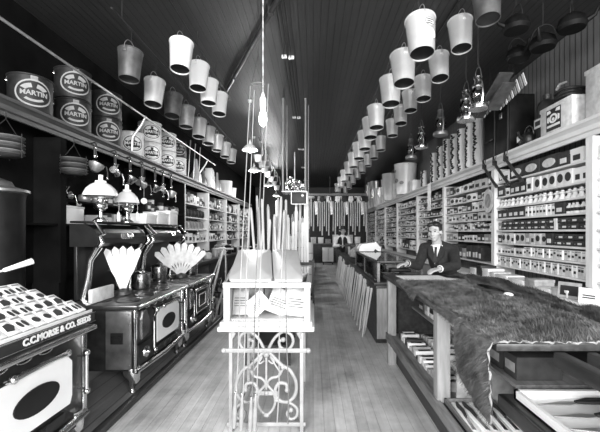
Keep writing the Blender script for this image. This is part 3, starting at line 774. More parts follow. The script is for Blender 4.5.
    # lower drawer ornament under the oven
    part('hearth_plate', lambda b: (b.box(xf, xf+.014, oy0+.03, oy1-.05, .28, .345, 0, .004), b.tube([(xf+.016, yc-.08, .29), (xf+.016, yc+.08, .29), (xf+.016, yc+.08, .335), (xf+.016, yc-.08, .335)], .006, 6, closed=True)), 'dark')
    if not white_door: pass
    part('ornament', lambda b: [b.tube([(xf+.012, y0+.25+k*.16+.05*math.cos(a), .795+.018*math.sin(a)) for a in [2*PI*i/14 for i in range(14)]], .005, 5, closed=True) for k in range(int((y1-y0-.4)/.16))], 'nickel')
    if closet:
        # roll-front warming closet on nickel brackets
        cz0, cz1, cf, cb = 1.36, 1.585, -2.04, -2.3
        part('splash_back', lambda b: b.box(xb-.01, xb-.04, cy, y1-.02, zt, cz0, 0, .004), 'black')
        prof = [(0, .0)]+[(.26*math.cos(a)*1.0, .19*math.sin(a)) for a in [PI/2*i/8 for i in range(9)]]
        wc = part('warming_closet', lambda b: b.prism([(0, 0), (.24, 0), (.262, .03), (.268, .08), (.255, .13), (.225, .17), (.18, .2), (.12, .215), (0, .22)], (cb, y1-.02, cz0), (1, 0, 0), (0, 0, 1), y1-cy-.02), 'black')
        part('closet_top', lambda b: b.box(cb, cf+.0, cy, y1, cz1, cz1+.02, 0, .006), 'black', wc)
        for y in (cy+.01, y1-.01):
            part('closet_end', lambda b: b.tube([(cf+.0, y, cz0-.01), (cf+.045, y, cz0+.04), (cf+.02, y, cz0+.1), (cf+.06, y, cz0+.12), (cf+.02, y, cz0+.17), (cf-.03, y, cz1+.02)], [.012, .022, .014, .026, .014, .01], 8), 'nickel', wc)
            part('bracket', lambda b: (b.tube([(-2.2, y+(.05 if y < (y0+y1)/2 else -.05), zt), (-2.16, y+(.05 if y < (y0+y1)/2 else -.05), zt+.2), (-2.14, y+(.05 if y < (y0+y1)/2 else -.05), zt+.38), (-2.06, y+(.05 if y < (y0+y1)/2 else -.05), cz0+.005)], [.05, .032, .028, .04], 10)), 'nickel')
        part('catch', lambda b: b.tube([(cb+.262, (y0+y1)/2-.05+.2, cz0+.12), (cb+.28, (y0+y1)/2+.15, cz0+.09), (cb+.28, (y0+y1)/2+.25, cz0+.09), (cb+.262, (y0+y1)/2+.05+.2, cz0+.12)], .008, 6), 'nickel', wc)
        if letters:
            part('lettering', lambda b: put_text(b, 'USSIN', .085, (cb+.269, (y0+y1)/2+.13, cz0+.09), (0, 1, 0), (-.1, 0, 1), extrude=.003), 'tindull', wc)
    return t
stove(1.25, 2.53, 'black kitchen range nearest the camera, white oven door with dark oval, seed rack on top', closet=False)
stove(3.2, 4.4, 'middle black kitchen range with white oven door and lettered warming closet', letters=True)
stove(4.5, 5.6, 'farthest black kitchen range, behind the middle one, with plain dark oven door', white_door=False)

# nickel side shelf leaning behind the first range
b = MB(); b.box(-2.2, -1.72, 2.56, 2.6, .84, .96, 0, .008); 
# ------------------------------------------------------------------ seed packet rack on the first range
t = thing('seed_rack', (-1.85, 1.9, .858), 'stepped seed packet rack with lettered front board on the nearest range', 'display rack', world=True)
RZ = .858; ry0, ry1 = 1.35, 2.6
tiers = [(-1.6, RZ+.075), (-1.73, RZ+.115), (-1.86, RZ+.155), (-1.99, RZ+.195)]
for k, (x, z) in enumerate(tiers):
    b = MB(); b.box(x, x-.13, ry0, ry1, RZ, z, 0, .004); b.build('tier', 'cream', t)
    b = MB(); b.box(x+.006, x, ry0, ry1, z-.03, z+.012, 0, .003); b.build('tier_lip', 'paper', t)
b = MB(); b.box(-1.594, -1.575, ry0, ry1, RZ, RZ+.068, 0, .004); sb = b.build('sign_board', 'ink', t)
b = MB(); put_text(b, 'C.C.MORSE & CO. SEEDS', .0545, (-1.574, 2.25, RZ+.034), (0, 1, 0), (0, 0, 1), bold=.0025); b.build('lettering', 'paper', sb)
b = MB()
for z in (RZ+.004, RZ+.065): b.box(-1.574, -1.57, ry0, ry1, z-.003, z+.003)
b.build('sign_border', 'nickel', sb)
def packet_mesh(v):
    b = MB(); w, h = .09, .125
    b.box(-.006, .006, -w/2, w/2, 0, h, 0, .003)
    rr = random.Random(v)
    k = v % 3
    if k == 0: b.prism(ellipse(.026, .024, 14), (.006, rr.uniform(-.008, .008), .05), (0, 1, 0), (0, 0, 1), .002, 1)
    elif k == 1:
        for q in (-.02, .018): b.prism(ellipse(.014, .028, 12), (.006, q, .05), (0, 1, 0), (0, 0, 1), .002, 1)
    else: b.prism([(-.035, -.03), (.01, -.035), (.038, .0), (.02, .03), (-.02, .02)], (.006, 0, .055), (0, 1, 0), (0, 0, 1), .002, 1)
    b.box(.006, .0075, -.03, .03, .1, .112, 2)
    return b.mesh('seed_packet', ['white', 'darkcard', 'grey'])
PK = [packet_mesh(v) for v in range(3)]
for k, (x, z) in enumerate(tiers):
    n = 13; 
    for i in range(n):
        o = bpy.data.objects.new('seed_packet', PK[(i*2+k+i//3) % 3]); COL.objects.link(o)
        y = ry0+.06+i*(ry1-ry0-.12)/(n-1)
        o.location = (x-.03, y, z+.008); o.rotation_euler = (0, -1.0, R.uniform(-.06, .06))
        tag(o, 'seed packet with dark picture, %s from the right in the %s row of the rack' % (nth(n-1-i), ['front', 'second', 'third', 'back'][k]), 'seed packet', 'seed packets in the stepped rack')

# ------------------------------------------------------------------ fans of paddles on the ranges
def fan(px, py, X, n, spread, L, lab, w=.075, m='paper'):
    Y = yof(px, X); 
    t = thing('paddle_fan', (X, Y, .858), lab, 'fan display', 'fans of pale blades standing on the ranges', rz=.45)
    b = MB(); b.lathe((0, 0, 0), (0, 0, 1), [(0, 0), (.09, 0), (.085, .03), (.05, .05), (0, .05)], 18); b.build('stand', 'wooddark', t)
    for k in range(n):
        a = (k-(n-1)/2)/(n-1)*spread
        b = MB(); r0 = .06; wt = w
        b.prism([(-.012, r0), (.012, r0), (.014, L*.38), (wt/2, L*.52), (wt/2+.006, L*.93), (0, L), (-wt/2-.006, L*.93), (-wt/2, L*.52), (-.014, L*.38)], (0, -.02+k*.008, 0), (math.cos(a), 0, -math.sin(a)), (math.sin(a), 0, math.cos(a)), .005)
        b.build('blade', m, t)
    return t
fan(123, 293, -1.97, 5, .62, .5, 'fan of pale printed blades standing on the middle range, nearer the camera', .052, 'card')
fan(181, 277, -1.88, 8, 1.5, .50, 'wide fan of white blades standing on the farther range', .068, 'card')

# ------------------------------------------------------------------ lamps, boxes and mill on the warming closets
def oil_lamp(x, y, z, lab, r=.165, h=.44):
    t = thing('oil_lamp', (x, y, z), lab, 'lamp', 'oil lamps with white dome shades on the warming closet')
    b = MB(); b.lathe((0, 0, 0), (0, 0, 1), [(0, 0), (.075, 0), (.075, .012), (.05, .03), (.022, .05), (.018, .1), (.04, .115), (.062, .14), (.064, .17), (.045, .195), (.02, .205), (0, .205)], 20); b.build('font', 'nickel', t)
    b = MB(); b.lathe((0, 0, .2), (0, 0, 1), [(0, 0), (.03, 0), (.036, .012), (.03, .035), (0, .035)], 14); b.cyl((.03, 0, .22), (.07, 0, .22), .004, n=6); b.lathe((.07, 0, .22), (1, 0, 0), [(0, 0), (.013, 0), (.013, .006), (0, .006)], 10); b.build('burner', 'nickel', t)
    b = MB(); b.lathe((0, 0, h-.2), (0, 0, 1), [(r, 0), (r+.004, .008), (r*.98, .03), (r*.84, .075), (r*.58, .115), (r*.34, .135), (r*.32, .155), (r*.3, .155), (r*.32, .131), (r*.56, .11), (r*.82, .07), (r*.96, .02), (r, 0)], 28); b.build('lamp_shade', 'opal', t)
    b = MB(); b.lathe((0, 0, .235), (0, 0, 1), [(.024, 0), (.034, .05), (.026, .1), (.02, h-.22), (.018, h-.22), (.024, .1), (.032, .05), (.022, 0)], 16); b.build('chimney', 'opal', t)
    b = MB(); b.tube([(math.cos(a)*r*.93, math.sin(a)*r*.93, h-.205) for a in [2*PI*i/28 for i in range(28)]], .005, 5, closed=True)
    for k in range(3): b.cyl((0.03*math.cos(k*2.1), .03*math.sin(k*2.1), .21), (math.cos(k*2.1)*r*.93, math.sin(k*2.1)*r*.93, h-.205), .004, n=5)
    b.build('shade_holder', 'nickel', t)
    return t
oil_lamp(-2.17, 3.68, 1.607, 'oil lamp with the larger white dome shade, on the warming closet, left of two', .16, .46)
oil_lamp(-2.17, 4.2, 1.607, 'oil lamp with the smaller white dome shade, on the warming closet, right of two', .13, .43)
def tagcard(x, y, z, lab):
    t = thing('price_tag', (x, y, z), lab, 'tag', 'white tags hanging by the lamps')
    b = MB(); b.prism([(-.03, -.05), (.03, -.05), (.03, .03), (.012, .05), (-.012, .05), (-.03, .03)], (0, 0, 0), (.8, -.6, 0), (0, 0, 1), .002); b.build('card', 'white', t)
    b = MB(); b.tube([(0, 0, .045), (.005, .0, .1), (0, 0, .16)], .0015, 4); b.build('string', 'paper', t)
tagcard(-2.03, 3.76, 1.66, 'white card tag hanging at the larger dome lamp'); tagcard(-2.03, 4.16, 1.68, 'white card tag hanging at the smaller dome lamp')
b = MB(); b.box(-3.25, -3.0, 4.4, 4.72, 1.601, 1.8, 0, .006); b.box(-3.255, -2.995, 4.395, 4.725, 1.8, 1.825, 0, .004)
tag(b.build('carton', 'white'), 'white box on the dark shelf left of the dome lamps', 'box')
def mill(x, y, z, lab, group=None):
    t = thing('food_mill', (x, y, z), lab, 'food mill', group)
    b = MB(); b.lathe((0, 0, .0), (0, 0, 1), [(0, 0), (.05, 0), (.05, .012), (.02, .03), (.018, .1), (0, .1)], 14); b.build('clamp', 'dark', t)
    b = MB(); b.lathe((-.07, 0, .13), (1, 0, 0), [(0, 0), (.045, 0), (.05, .02), (.042, .1), (.055, .13), (.03, .145), (0, .15)], 16); b.build('barrel', 'nickel', t)
    b = MB(); b.lathe((-.02, 0, .17), (0, 0, 1), [(.028, 0), (.03, .03), (.06, .075), (.054, .075), (.024, .03)], 14); b.build('hopper', 'nickel', t)
    b = MB(); b.tube([(.08, 0, .13), (.11, 0, .13), (.115, .02, .08), (.115, .03, .02)], .008, 6); b.cyl((.115, .03, .02), (.17, .03, .02), .013, n=8); b.build('crank', 'nickel', t)
    return t
m0 = mill(-3.1, 4.52, 1.826, 'bright food mill standing on the white box left of the dome lamps')
# goods hung from the cornice above the ranges
hang = [(95, 165), (115, 172), (130, 178), (142, 184), (155, 187), (163, 190), (171, 193)]
for i, (px, py) in enumerate(hang):
    X = -2.84; Y = yof(px, X); z = H-(py-CY)*Y/F
    t = thing('hanging_grinder', (X, Y, z-.1), 'clamp-on kitchen grinder hung from the left cornice, %s from the left' % nth(i), 'grinder', 'kitchen grinders hung from the left cornice', rz=R.uniform(-.4, .4))
    b = MB(); L = 2.655-(z-.1)
    b.tube([(-.06, 0, L), (0, 0, L+.012), (.015, 0, L-.01), (0, 0, L-.05), (0, 0, .19)], [.01, .01, .012, .02, .018], 8); b.build('clamp', 'dark', t)
    b = MB(); b.cyl((0, .0, .2), (0, .0, .215), .03, n=10); b.ball((.01, 0, L-.06), .018); b.build('screw', 'nickel', t)
    b = MB()
    if i % 2 == 0: b.lathe((0, -.02, .02), (.2, .3, 1), [(0, 0), (.035, 0), (.075, .05), (.09, .1), (.095, .1), (.08, .045), (.04, -.008), (0, -.008)], 16); b.ball((0, -.02, .12), .04)
    else: b.lathe((0, -.1, .12), (0, 1, -.2), [(0, 0), (.05, 0), (.055, .03), (.045, .12), (.06, .16), (.03, .18), (0, .18)], 16); b.lathe((0, 0, .15), (0, 0, 1), [(.03, 0), (.05, .06), (.045, .06), (.02, 0)], 12)
    b.build('body', 'nickel' if i % 3 else 'tindull', t)
    b = MB(); b.tube([(.02, .1, .1), (.06, .14, .1), (.08, .14, .02), (.08, .13, -.05)], .009, 6); b.ball((.08, .13, -.06), .02); b.build('crank', 'nickel', t)
# wire broiler and pie plates hung at left, round white tag
def plates(px, py, X, n, lab):
    Y = yof(px, X); z = H-(py-CY)*Y/F
    t = thing('plate_stack', (X, Y, z-.1), lab, 'pie plates', 'nests of tin plates at left')
    for k in range(n):
        b = MB(); b.lathe((0, 0, k*.032), (0, 0, 1), [(0, 0), (.1, 0), (.14, .02), (.145, .022), (.143, .026), (.1, .005), (0, .005)], 24); b.build('plate', 'tindull' if k % 2 else 'tindark', t)
    b = MB()
    for k in range(3): b.cyl((.147*math.cos(k*2.1), .147*math.sin(k*2.1), -.01), (.147*math.cos(k*2.1), .147*math.sin(k*2.1), n*.032+.02), .004, n=5)
    b.build('wire_rack', 'cable', t); b = MB(); b.tube([(0, 0, n*.032+.16), (.0, .1, n*.032+.06), (0, .147, n*.032+.01)], .004, 5); b.tube([(0, 0, n*.032+.16), (.0, -.1, n*.032+.06), (0, -.147, n*.032+.01)], .004, 5)
    b.tube([(0, 0, n*.032+.16), (0, 0, 2.63-(z-.1))], .004, 5)
    b.build('sling', 'cable', t)
plates(74, 166, -2.85, 6, 'hanging nest of tin plates below the left cornice, beside the first grinder')
plates(6, 146, -2.85, 6, 'hanging nest of tin plates at the very left edge')
b = MB(); X = -2.8; Y = yof(144, X); z = H-(201-CY)*Y/F; b.lathe((X, Y, z), (.6, -.8, 0), [(0, 0), (.05, 0), (.05, .008), (0, .008)], 20); b.tube([(X, Y, z+.045), (X, Y, z+.3)], .002, 4)
tag(b.build('round_tag', 'white'), 'round white disc hanging on a string under the grinders', 'tag')

# bright pots and a pale board on the middle range
b = MB(); b.box(-2.0, -1.965, 3.2, 3.56, .8575, .985, 0, .008); tag(b.build('pale_board', 'card'), 'pale board standing on edge on the middle range behind the seed rack', 'board')
for (x, y, r, h, lab, nm) in ((-1.95, 4.08, .1, .17, 'bright tin pot on the middle range beside the narrow fan', 'pot'), (-1.98, 4.62, .1, .2, 'bright tin pot on the farther range left of the wide fan', 'pot'), (-1.85, 5.42, .11, .15, 'bright tin pot on the farther range right of the wide fan', 'pot')):
    t = thing('cooking_pot', (x, y, .859), lab, 'pot')
    b = MB(); b.lathe((0, 0, 0), (0, 0, 1), [(0, 0), (r*.9, 0), (r, .02), (r, h), (r+.012, h+.004), (r*.96, h+.01), (r*.5, h+.03), (0, h+.035)], 22); b.build('body', 'nickel', t)
    b = MB(); b.tube([(r*math.cos(2.2), r*math.sin(2.2), h*.85), (1.5*r*math.cos(2.2), 1.5*r*math.sin(2.2), h*.9), (1.5*r*math.cos(2.2), 1.5*r*math.sin(2.2), h*.5), (r*math.cos(2.2), r*math.sin(2.2), h*.4)], .009, 6); b.build('handle', 'dark', t)
    b = MB(); b.ball((0, 0, h+.045), .018); b.build('knob', 'dark', t)
# dark drum heater behind the first range
t = thing('heating_stove', (-2.62, 2.98, .05), 'tall dark sheet-iron heating stove at the far left behind the nearest range', 'stove')
b = MB(); b.lathe((0, 0, .22), (0, 0, 1), [(0, 0), (.2, 0), (.21, .05), (.19, .1), (.19, 1.5), (.2, 1.55), (0, 1.55)], 28); b.build('drum', 'blackpaint', t)
b = MB(); b.lathe((0, 0, 1.77), (0, 0, 1), [(.2, 0), (.225, .01), (.225, .03), (.12, .06), (.1, .1), (.02, .13), (0, .16)], 24); b.build('crown', 'tindark', t)
for k in range(4):
    a = PI/4+k*PI/2; b = MB(); b.tube([(.15*math.cos(a), .15*math.sin(a), .24), (.22*math.cos(a), .22*math.sin(a), .14), (.19*math.cos(a), .19*math.sin(a), 0)], [.03, .026, .02], 8); b.build('leg', 'nickel', t)
b = MB(); b.box(.14, .205, -.1, .1, .5, .78, 0, .01); d = b.build('door', 'iron', t)
b = MB(); b.tube([(.205, .07, .6), (.24, .07, .62), (.24, .07, .68), (.205, .07, .7)], .01, 6); b.build('handle', 'nickel', d)
b = MB(); b.box(-2.45, -2.2, 2.25, 2.55, 1.62, 1.95, 0, .01)
# bright oval tray and ladle at the left edge
p = at(4, 266, 2.5)
t = thing('ladle', (p.x, p.y, p.z), 'white handled ladle sticking out at the left edge behind the seed rack', 'ladle')
b = MB(); b.tube([(0, 0, -.03), (.16, .05, .03)], [.014, .022], 8); b.build('handle', 'white', t)
b = MB(); b.tube([(0, 0, -.03), (-.2, -.05, -.1)], .008, 6); b.ball((-.24, -.06, -.12), (.05, .05, .03)); b.build('bowl', 'tin', t)

# things standing on the closets and counters farther on
i = 0
for (x, y, w, d, h, m, lab) in ((-2.17, 4.62, .3, .2, .12, 'white', 'white flat carton on the far closet, nearest of three'), (-2.17, 4.98, .34, .2, .16, 'white', 'white flat carton on the far closet, middle of three'), (-2.17, 5.36, .3, .2, .2, 'white', 'white tall carton on the far closet, farthest of three')):
    b = MB(); b.box(x-d/2, x+d/2, y-w/2, y+w/2, 1.607, 1.607+h, 0, .006); b.box(x-d/2-.004, x+d/2+.004, y-w/2-.004, y+w/2+.004, 1.607+h-.04, 1.607+h+.004, 0, .004); tag(b.build('carton', m), lab, 'box', 'cartons on the far closet')
# bright things standing on the left cornice beyond the pails
def cornice_item(px, py, kind, w, h, m, lab):
    X = -3.05; Y = yof(px, X)
    b = MB(); z = 2.782
    if kind == 'pail': b.lathe((X, Y, z), (0, 0, 1), [(0, .01), (w*.42, 0), (w*.42, .01), (w/2, h-.02), (w/2+.008, h-.01), (w/2, h), (w/2-.01, h), (w*.4, .02), (0, .02)], 20)
    elif kind == 'funnel': b.lathe((X, Y, z), (0, 0, 1), [(0, 0), (w/2, 0), (w/2, h*.3), (w*.2, h*.55), (w*.12, h), (0, h)], 16)
    elif kind == 'sheaf':
        for k in range(6): b.box(X-.1, X+.1, Y-w/2+k*w/6, Y-w/2+(k+.8)*w/6, z, z+h*(.8+.2*math.sin(k*2.3)), 0, .004)
    o = b.build({'pail': 'pail', 'funnel': 'funnel', 'sheaf': 'carton'}[kind], m); tag(o, lab, {'pail': 'pail', 'funnel': 'funnel', 'sheaf': 'box'}[kind])
cornice_item(196, 180, 'funnel', .3, .62, 'tin', 'tall bright tin funnel on the left cornice beyond the labelled pails')
cornice_item(203, 182, 'funnel', .26, .5, 'tindark', 'dark tin funnel on the left cornice behind the bright funnel')
cornice_item(210, 185, 'sheaf', .4, .62, 'white', 'bundle of upright white boards on the left cornice')
cornice_item(225, 190, 'pail', .5, .48, 'white', 'larger white pail on the left cornice')
cornice_item(231.5, 192, 'pail', .36, .36, 'white', 'smaller white pail on the left cornice, farther than the larger one')
cornice_item(217, 188, 'funnel', .26, .6, 'tin', 'slim bright funnel on the left cornice beside the larger white pail')
# rods standing on the cornice
for i, px in enumerate((188, 193, 198)):
    Y = yof(px, -3.05); b = MB(); b.cyl((-3.05, Y, 2.782), (-3.0, Y+.04, 3.75), .014, n=8); tag(b.build('iron_rod', 'tindull'), 'thin metal rod standing upright on the left cornice, %s of three from the left' % nth(i), 'rod', 'rods standing on the left cornice')

# dark bench with goods against the left shelves beyond the ranges
t = thing('work_bench', (-2.6, 9.0, .05), 'long dark work bench against the left shelving beyond the ranges', 'bench', world=True)
b = MB(); b.box(-2.95, -2.3, 6.3, 11.9, .82, .87, 0, .006); b.build('top', 'wooddark', t)
b = MB(); b.box(-2.95, -2.36, 6.34, 11.86, .14, .82); b.build('cupboard', 'wooddark', t)
for k in range(6):
    y = 6.4+k*.91; b = MB(); b.box(-2.36, -2.34, y, y+.82, .2, .78, 0, .006); d = b.build('drawer_front', 'dark', t)
    b = MB(); b.lathe((-2.34, y+.41, .5), (1, 0, 0), [(0, 0), (.01, 0), (.01, .015), (.022, .025), (0, .035)], 10); b.build('knob', 'nickel', d)
for x in (-2.92, -2.42):
    for y in (6.36, 11.76): b = MB(); b.box(x, x+.08, y, y+.08, .05, .14); b.build('foot', 'wooddark', t)
for i in range(16):
    y = 6.42+i*.34; h = R.uniform(.12, .3); r = R.uniform(.09, .13); x = -2.48-.2*(i % 2)
    m = ['iron', 'tin', 'dark', 'white', 'tindull', 'iron', 'card'][i % 7]
    t = thing('stock_pot', (x, y, .871), '%s lidded pot on the dark bench, %s from the near end' % ({'iron': 'black', 'tin': 'bright', 'dark': 'dark', 'white': 'white', 'tindull': 'dull tin', 'card': 'pale'}[m], nth(i)), 'pot', 'pots on the dark bench')
    b = MB(); b.lathe((0, 0, 0), (0, 0, 1), [(0, 0), (r*.85, 0), (r, h*.3), (r*.95, h*.85), (r, h*.88), (r*.5, h), (0, h)], 18); b.build('body', m, t)
    b = MB(); b.ball((0, 0, h+.012), .018); b.build('knob', 'dark', t)
    b = MB(); b.tube([(r*.9, 0, h*.75), (r+.05, 0, h*.7), (r+.05, 0, h*.5), (r*.97, 0, h*.45)], .009, 6); b.build('handle', 'tindull', t)
# ------------------------------------------------------------------ goods standing on the right cornice (top at z 2.70)
ZC = 2.702
def on_cornice(px, X=3.12): return yof(px, X)
# eight white rolls
for i, px in enumerate((424, 434, 440.5, 447, 454.5, 462, 470, 478)):
    Y = on_cornice(px, 3.1); h = .5 if i == 0 else .93-(.0 if i > 2 else .06*(3-i)); r = .09
    t = thing('netting_roll', (3.1, Y, ZC), ('short ' if i == 0 else 'tall ')+'white roll with dark speckled edge on the right cornice, %s from the left' % nth(i), 'roll', 'white rolls standing on the right cornice', rz=R.uniform(-.2, .2))
    b = MB(); b.lathe((0, 0, 0), (0, 0, 1), [(0, 0), (r, 0), (r, h), (r*.3, h), (0, h-.01)], 18); b.build('roll', 'white', t)
    b = MB(); rr = random.Random(i)
    for k in range(int(h/.05)):
        a = 3.5+rr.uniform(-.25, .25); z = .03+k*.05
        b.prism([(-.024, -.018), (.02, -.024), (.034, .006), (.0, .03), (-.03, .012)], (r*1.005*math.cos(a), r*1.005*math.sin(a), z), (-math.sin(a), math.cos(a), 0), (0, 0, 1), .004)
        a += rr.uniform(-.5, .4)
        b.prism([(-.018, -.012), (.02, -.016), (.026, .012), (-.016, .016)], (r*1.005*math.cos(a), r*1.005*math.sin(a), z+.025), (-math.sin(a), math.cos(a), 0), (0, 0, 1), .004)
    b.build('print', 'ink', t)
# big black trunk
Ya, Yb = 5.35, 6.18
t = thing('trunk', (3.08, (Ya+Yb)/2, ZC), 'large black trunk standing on the right cornice beside the white rolls', 'trunk', world=True)
b = MB(); b.box(2.92, 3.3, Ya, Yb, ZC, ZC+.86, 0, .015); b.build('body', 'blackpaint', t)
b = MB()
for y in (Ya+.02, (Ya+Yb)/2, Yb-.05): b.box(2.908, 2.92, y, y+.03, ZC+.01, ZC+.85, 0, .003)
b.build('batten', 'dark', t)
b = MB(); b.box(2.905, 2.922, Ya+.2, Ya+.28, ZC+.55, ZC+.64, 0, .004); b.build('lock', 'tindark', t)
b = MB(); b.tube([(2.915, Yb-.15, ZC+.3), (2.88, Yb-.15, ZC+.28), (2.88, Yb-.33, ZC+.28), (2.915, Yb-.33, ZC+.3)], .01, 6); b.build('handle', 'dark', t)
# dark stove pipe with a white label, dark boiler and kettle
Y = on_cornice(550); t = thing('water_boiler', (3.08, Y, ZC), 'dark upright cylinder boiler with a pale label on the right cornice', 'boiler')
b = MB(); b.lathe((0, 0, 0), (0, 0, 1), [(0, 0), (.13, 0), (.135, .03), (.125, .05), (.125, .42), (.1, .5), (.05, .54), (.05, .6), (0, .6)], 24); b.build('body', 'sheet', t)
b = MB(); b.box(-.135, -.124, -.1, .06, .16, .28, 0, .004); b.build('label', 'card', t)
b = MB(); b.box(-.139, -.133, -.07, .03, .19, .25); b.build('label_print', 'dark', t)
Y = on_cornice(536); t = thing('kettle', (3.02, Y, ZC), 'dark kettle with small white ticket between trunk and boiler', 'kettle')
b = MB(); b.lathe((0, 0, 0), (0, 0, 1), [(0, 0), (.1, 0), (.13, .05), (.12, .13), (.06, .18), (.055, .19), (.02, .2), (.02, .23), (0, .23)], 20); b.build('body', 'iron', t)
b = MB(); b.tube([(-.1, -.04, .08), (-.17, -.06, .12), (-.19, -.07, .18)], [.025, .018, .014], 8); b.build('spout', 'iron', t)
b = MB(); b.tube([(0, .11*math.cos(a), .15+.13*math.sin(a)) for a in [PI*k/12 for k in range(13)]], .008, 6); b.build('handle', 'nickel', t)
b = MB(); b.prism([(-.04, -.04), (.04, -.03), (.03, .05), (-.03, .04)], (-.135, .02, .1), (0, -1, .2), (0, .2, 1), .002); b.build('ticket', 'white', t)
# dark coil above and pale case with an emblem label
Ya, Yb = 4.17, 4.6
def case_box(x0, x1, ya, yb, h, lab, emblem):
    t = thing('packing_case', ((x0+x1)/2, (ya+yb)/2, ZC), lab, 'box', world=True)
    b = MB(); b.box(x0, x1, ya, yb, ZC, ZC+h, 0, .008); b.build('case', 'card', t)
    b = MB(); b.box(x0-.008, x1+.008, ya-.008, yb+.008, ZC+h-.035, ZC+h+.012, 0, .005); b.build('lid', 'card', t)
    if emblem:
        yc = (ya+yb)/2+.03; zc = ZC+h*.5; s = .13
        b = MB(); b.box(x0-.004, x0, yc-s, yc+s, zc-s, zc+s); lab_ = b.build('label', 'ink', t)
        b = MB()
        def plate(poly, m=0): b.prism(poly, (x0-.004, yc, zc), (0, -1, 0), (0, 0, 1), .003, m)
        n = 24
        vs = []; 
        for k in range(n):
            a0, a1 = 2*PI*k/n, 2*PI*(k+1)/n; r0, r1 = .045, .075
            plate([(r0*math.cos(a0), r0*.75*math.sin(a0)+.01), (r1*math.cos(a0), r1*.75*math.sin(a0)+.01), (r1*math.cos(a1), r1*.75*math.sin(a1)+.01), (r0*math.cos(a1), r0*.75*math.sin(a1)+.01)])
        plate(ellipse(.024, .02, 10)); plate([(-.11, -.02), (-.082, -.03), (-.082, .045), (-.11, .035)]); plate([(.082, -.03), (.11, -.02), (.11, .035), (.082, .045)])
        plate([(-.115, -.09), (.115, -.09), (.115, -.062), (-.115, -.062)]); plate([(-.115, .075), (-.04, .085), (-.06, .118), (-.115, .118)]); plate([(.04, .085), (.115, .075), (.115, .118), (.06, .118)])
        b.build('emblem', 'paper', lab_)
    return t
case_box(2.92, 3.25, 4.06, 4.62, .34, 'pale packing case with black ringed emblem label on the right cornice', True)
case_box(2.95, 3.3, 3.42, 3.9, .52, 'tall pale packing case at the right edge of the cornice', False)
t = thing('hose_coil', (3.1, 4.35, ZC+.365), 'dark coil of hose lying on the emblem case', 'hose')
b = MB()
for k in range(4): b.tube([((.13+.01*(k % 2))*math.cos(a), (.15+.01*(k % 2))*math.sin(a), .02+k*.036+.006*math.sin(3*a+k)) for a in [2*PI*i/30 for i in range(30)]], .018, 8, closed=True)
b.build('coil', 'dark', t)
b = MB(); b.tube([(-.14, .02, .16), (-.15, -.05, .2), (-.12, -.12, .2)], [.02, .018, .012], 8); b.build('nozzle', 'tindull', t)
# hatchets hung from the cornice with tickets
for i, px in enumerate((489, 500, 512)):
    X = 2.84; Y = yof(px, X)
    t = thing('hatchet', (X, Y, 2.4), 'dark hatchet hung slantwise from the right cornice, %s of three from the left' % nth(i), 'hatchet', 'hatchets hung from the right cornice', rz=0)
    b = MB(); b.tube([(0, .2, .2), (0, .08, .09), (0, -.1, -.08), (0, -.24, -.2)], [.018, .022, .02, .026], 10); b.build('handle', 'wooddark', t)
    b = MB(); b.prism([(-.03, .05), (.05, .06), (.09, .12), (.07, -.02), (.02, -.03), (-.05, -.02)], (.012, .2, .17), (0, 1, .3), (0, -.3, 1), .024); b.build('head', 'iron', t)
    b = MB(); b.prism([(-.05, -.035), (.05, -.035), (.05, .035), (-.05, .035)], (.03, .02, -.06), (0, -1, .25), (0, .25, 1), .002); b.build('ticket', 'white', t)
    b = MB(); b.tube([(.01, .19, .2), (.03, .19, .26), (.04, .19, .305)], .005, 5); b.build('hook', 'cable', t)
# round picture plate hanging on the upright between bays
t = thing('round_sign', (2.93, 6.02, 2.02), 'pale round card hanging on the post between two right bays', 'sign')
b = MB(); b.prism(ellipse(.17, .2), (0, 0, 0), (0, -1, 0), (0, 0, 1), .006); b.build('card', 'card', t)
b = MB(); b.prism(ellipse(.1, .12), (-.006, 0, 0), (0, -1, 0), (0, 0, 1), .002); b.prism([(-.012, .14), (.012, .14), (.012, .3), (-.012, .3)], (0.002, 0, 0), (0, -1, 0), (0, 0, 1), .002); b.build('picture', 'grey', t)
# white towel-like sheet hanging below the rolls
b = MB(); Y = yof(429, 2.84)
b.add([(2.85+.008*math.sin(k*1.3), Y-.12+k*.03, z) for k in range(9) for z in (2.02, 2.69)], [(2*k, 2*k+1, 2*k+3, 2*k+2) for k in range(8)], 0, True)
b.add([(2.855+.008*math.sin(k*1.3), Y-.12+k*.03, z) for k in range(9) for z in (2.02, 2.69)], [(2*k, 2*k+1, 2*k+3, 2*k+2) for k in range(8)], 0, True)
tag(b.build('paper_sheet', 'white'), 'white paper sheet hanging from the right cornice under the rolls', 'paper')

# white pails and tins on the cornice farther along
def big_pail(px, r, h, m, lab, dx=0, z=ZC, picture=False):
    X = min(3.1+dx, 3.335-r) if r > .27 else 3.1+dx; Y = yof(px, X)
    t = thing('pail', (X, Y, z), lab, 'pail', 'pails standing on the right cornice')
    b = MB(); b.lathe((0, 0, 0), (0, 0, 1), [(0, .01), (r*.8, 0), (r*.8, .015), (r, h-.015), (r+.008, h-.008), (r, h), (r*.97, h-.004), (0, h-.004)], 24); b.build('body', m, t)
    b = MB(); b.tube([(0, math.cos(a)*(r+.006), h-.03-math.sin(a)*.1) for a in [PI*i/12 for i in range(13)]], .004, 5); b.build('bail_handle', 'tindark', t)
    if picture:
        b = MB()
        for a, zz, s in ((3.5, .22, .09), (3.3, .38, .06), (4.1, .18, .07), (2.9, .3, .05)):
            wrap_ring(b, 0, 0, s, s*.8, r*.93, zz*h/.5, a, 0, n=9, dz=.012)
        b.build('picture', 'grey', t)
    return t
big_pail(405.5, .36, .97, 'white', 'large white pail with grey picture on the right cornice', picture=True)
big_pail(391, .34, 1.02, 'white', 'large white pail behind the pictured one on the right cornice')
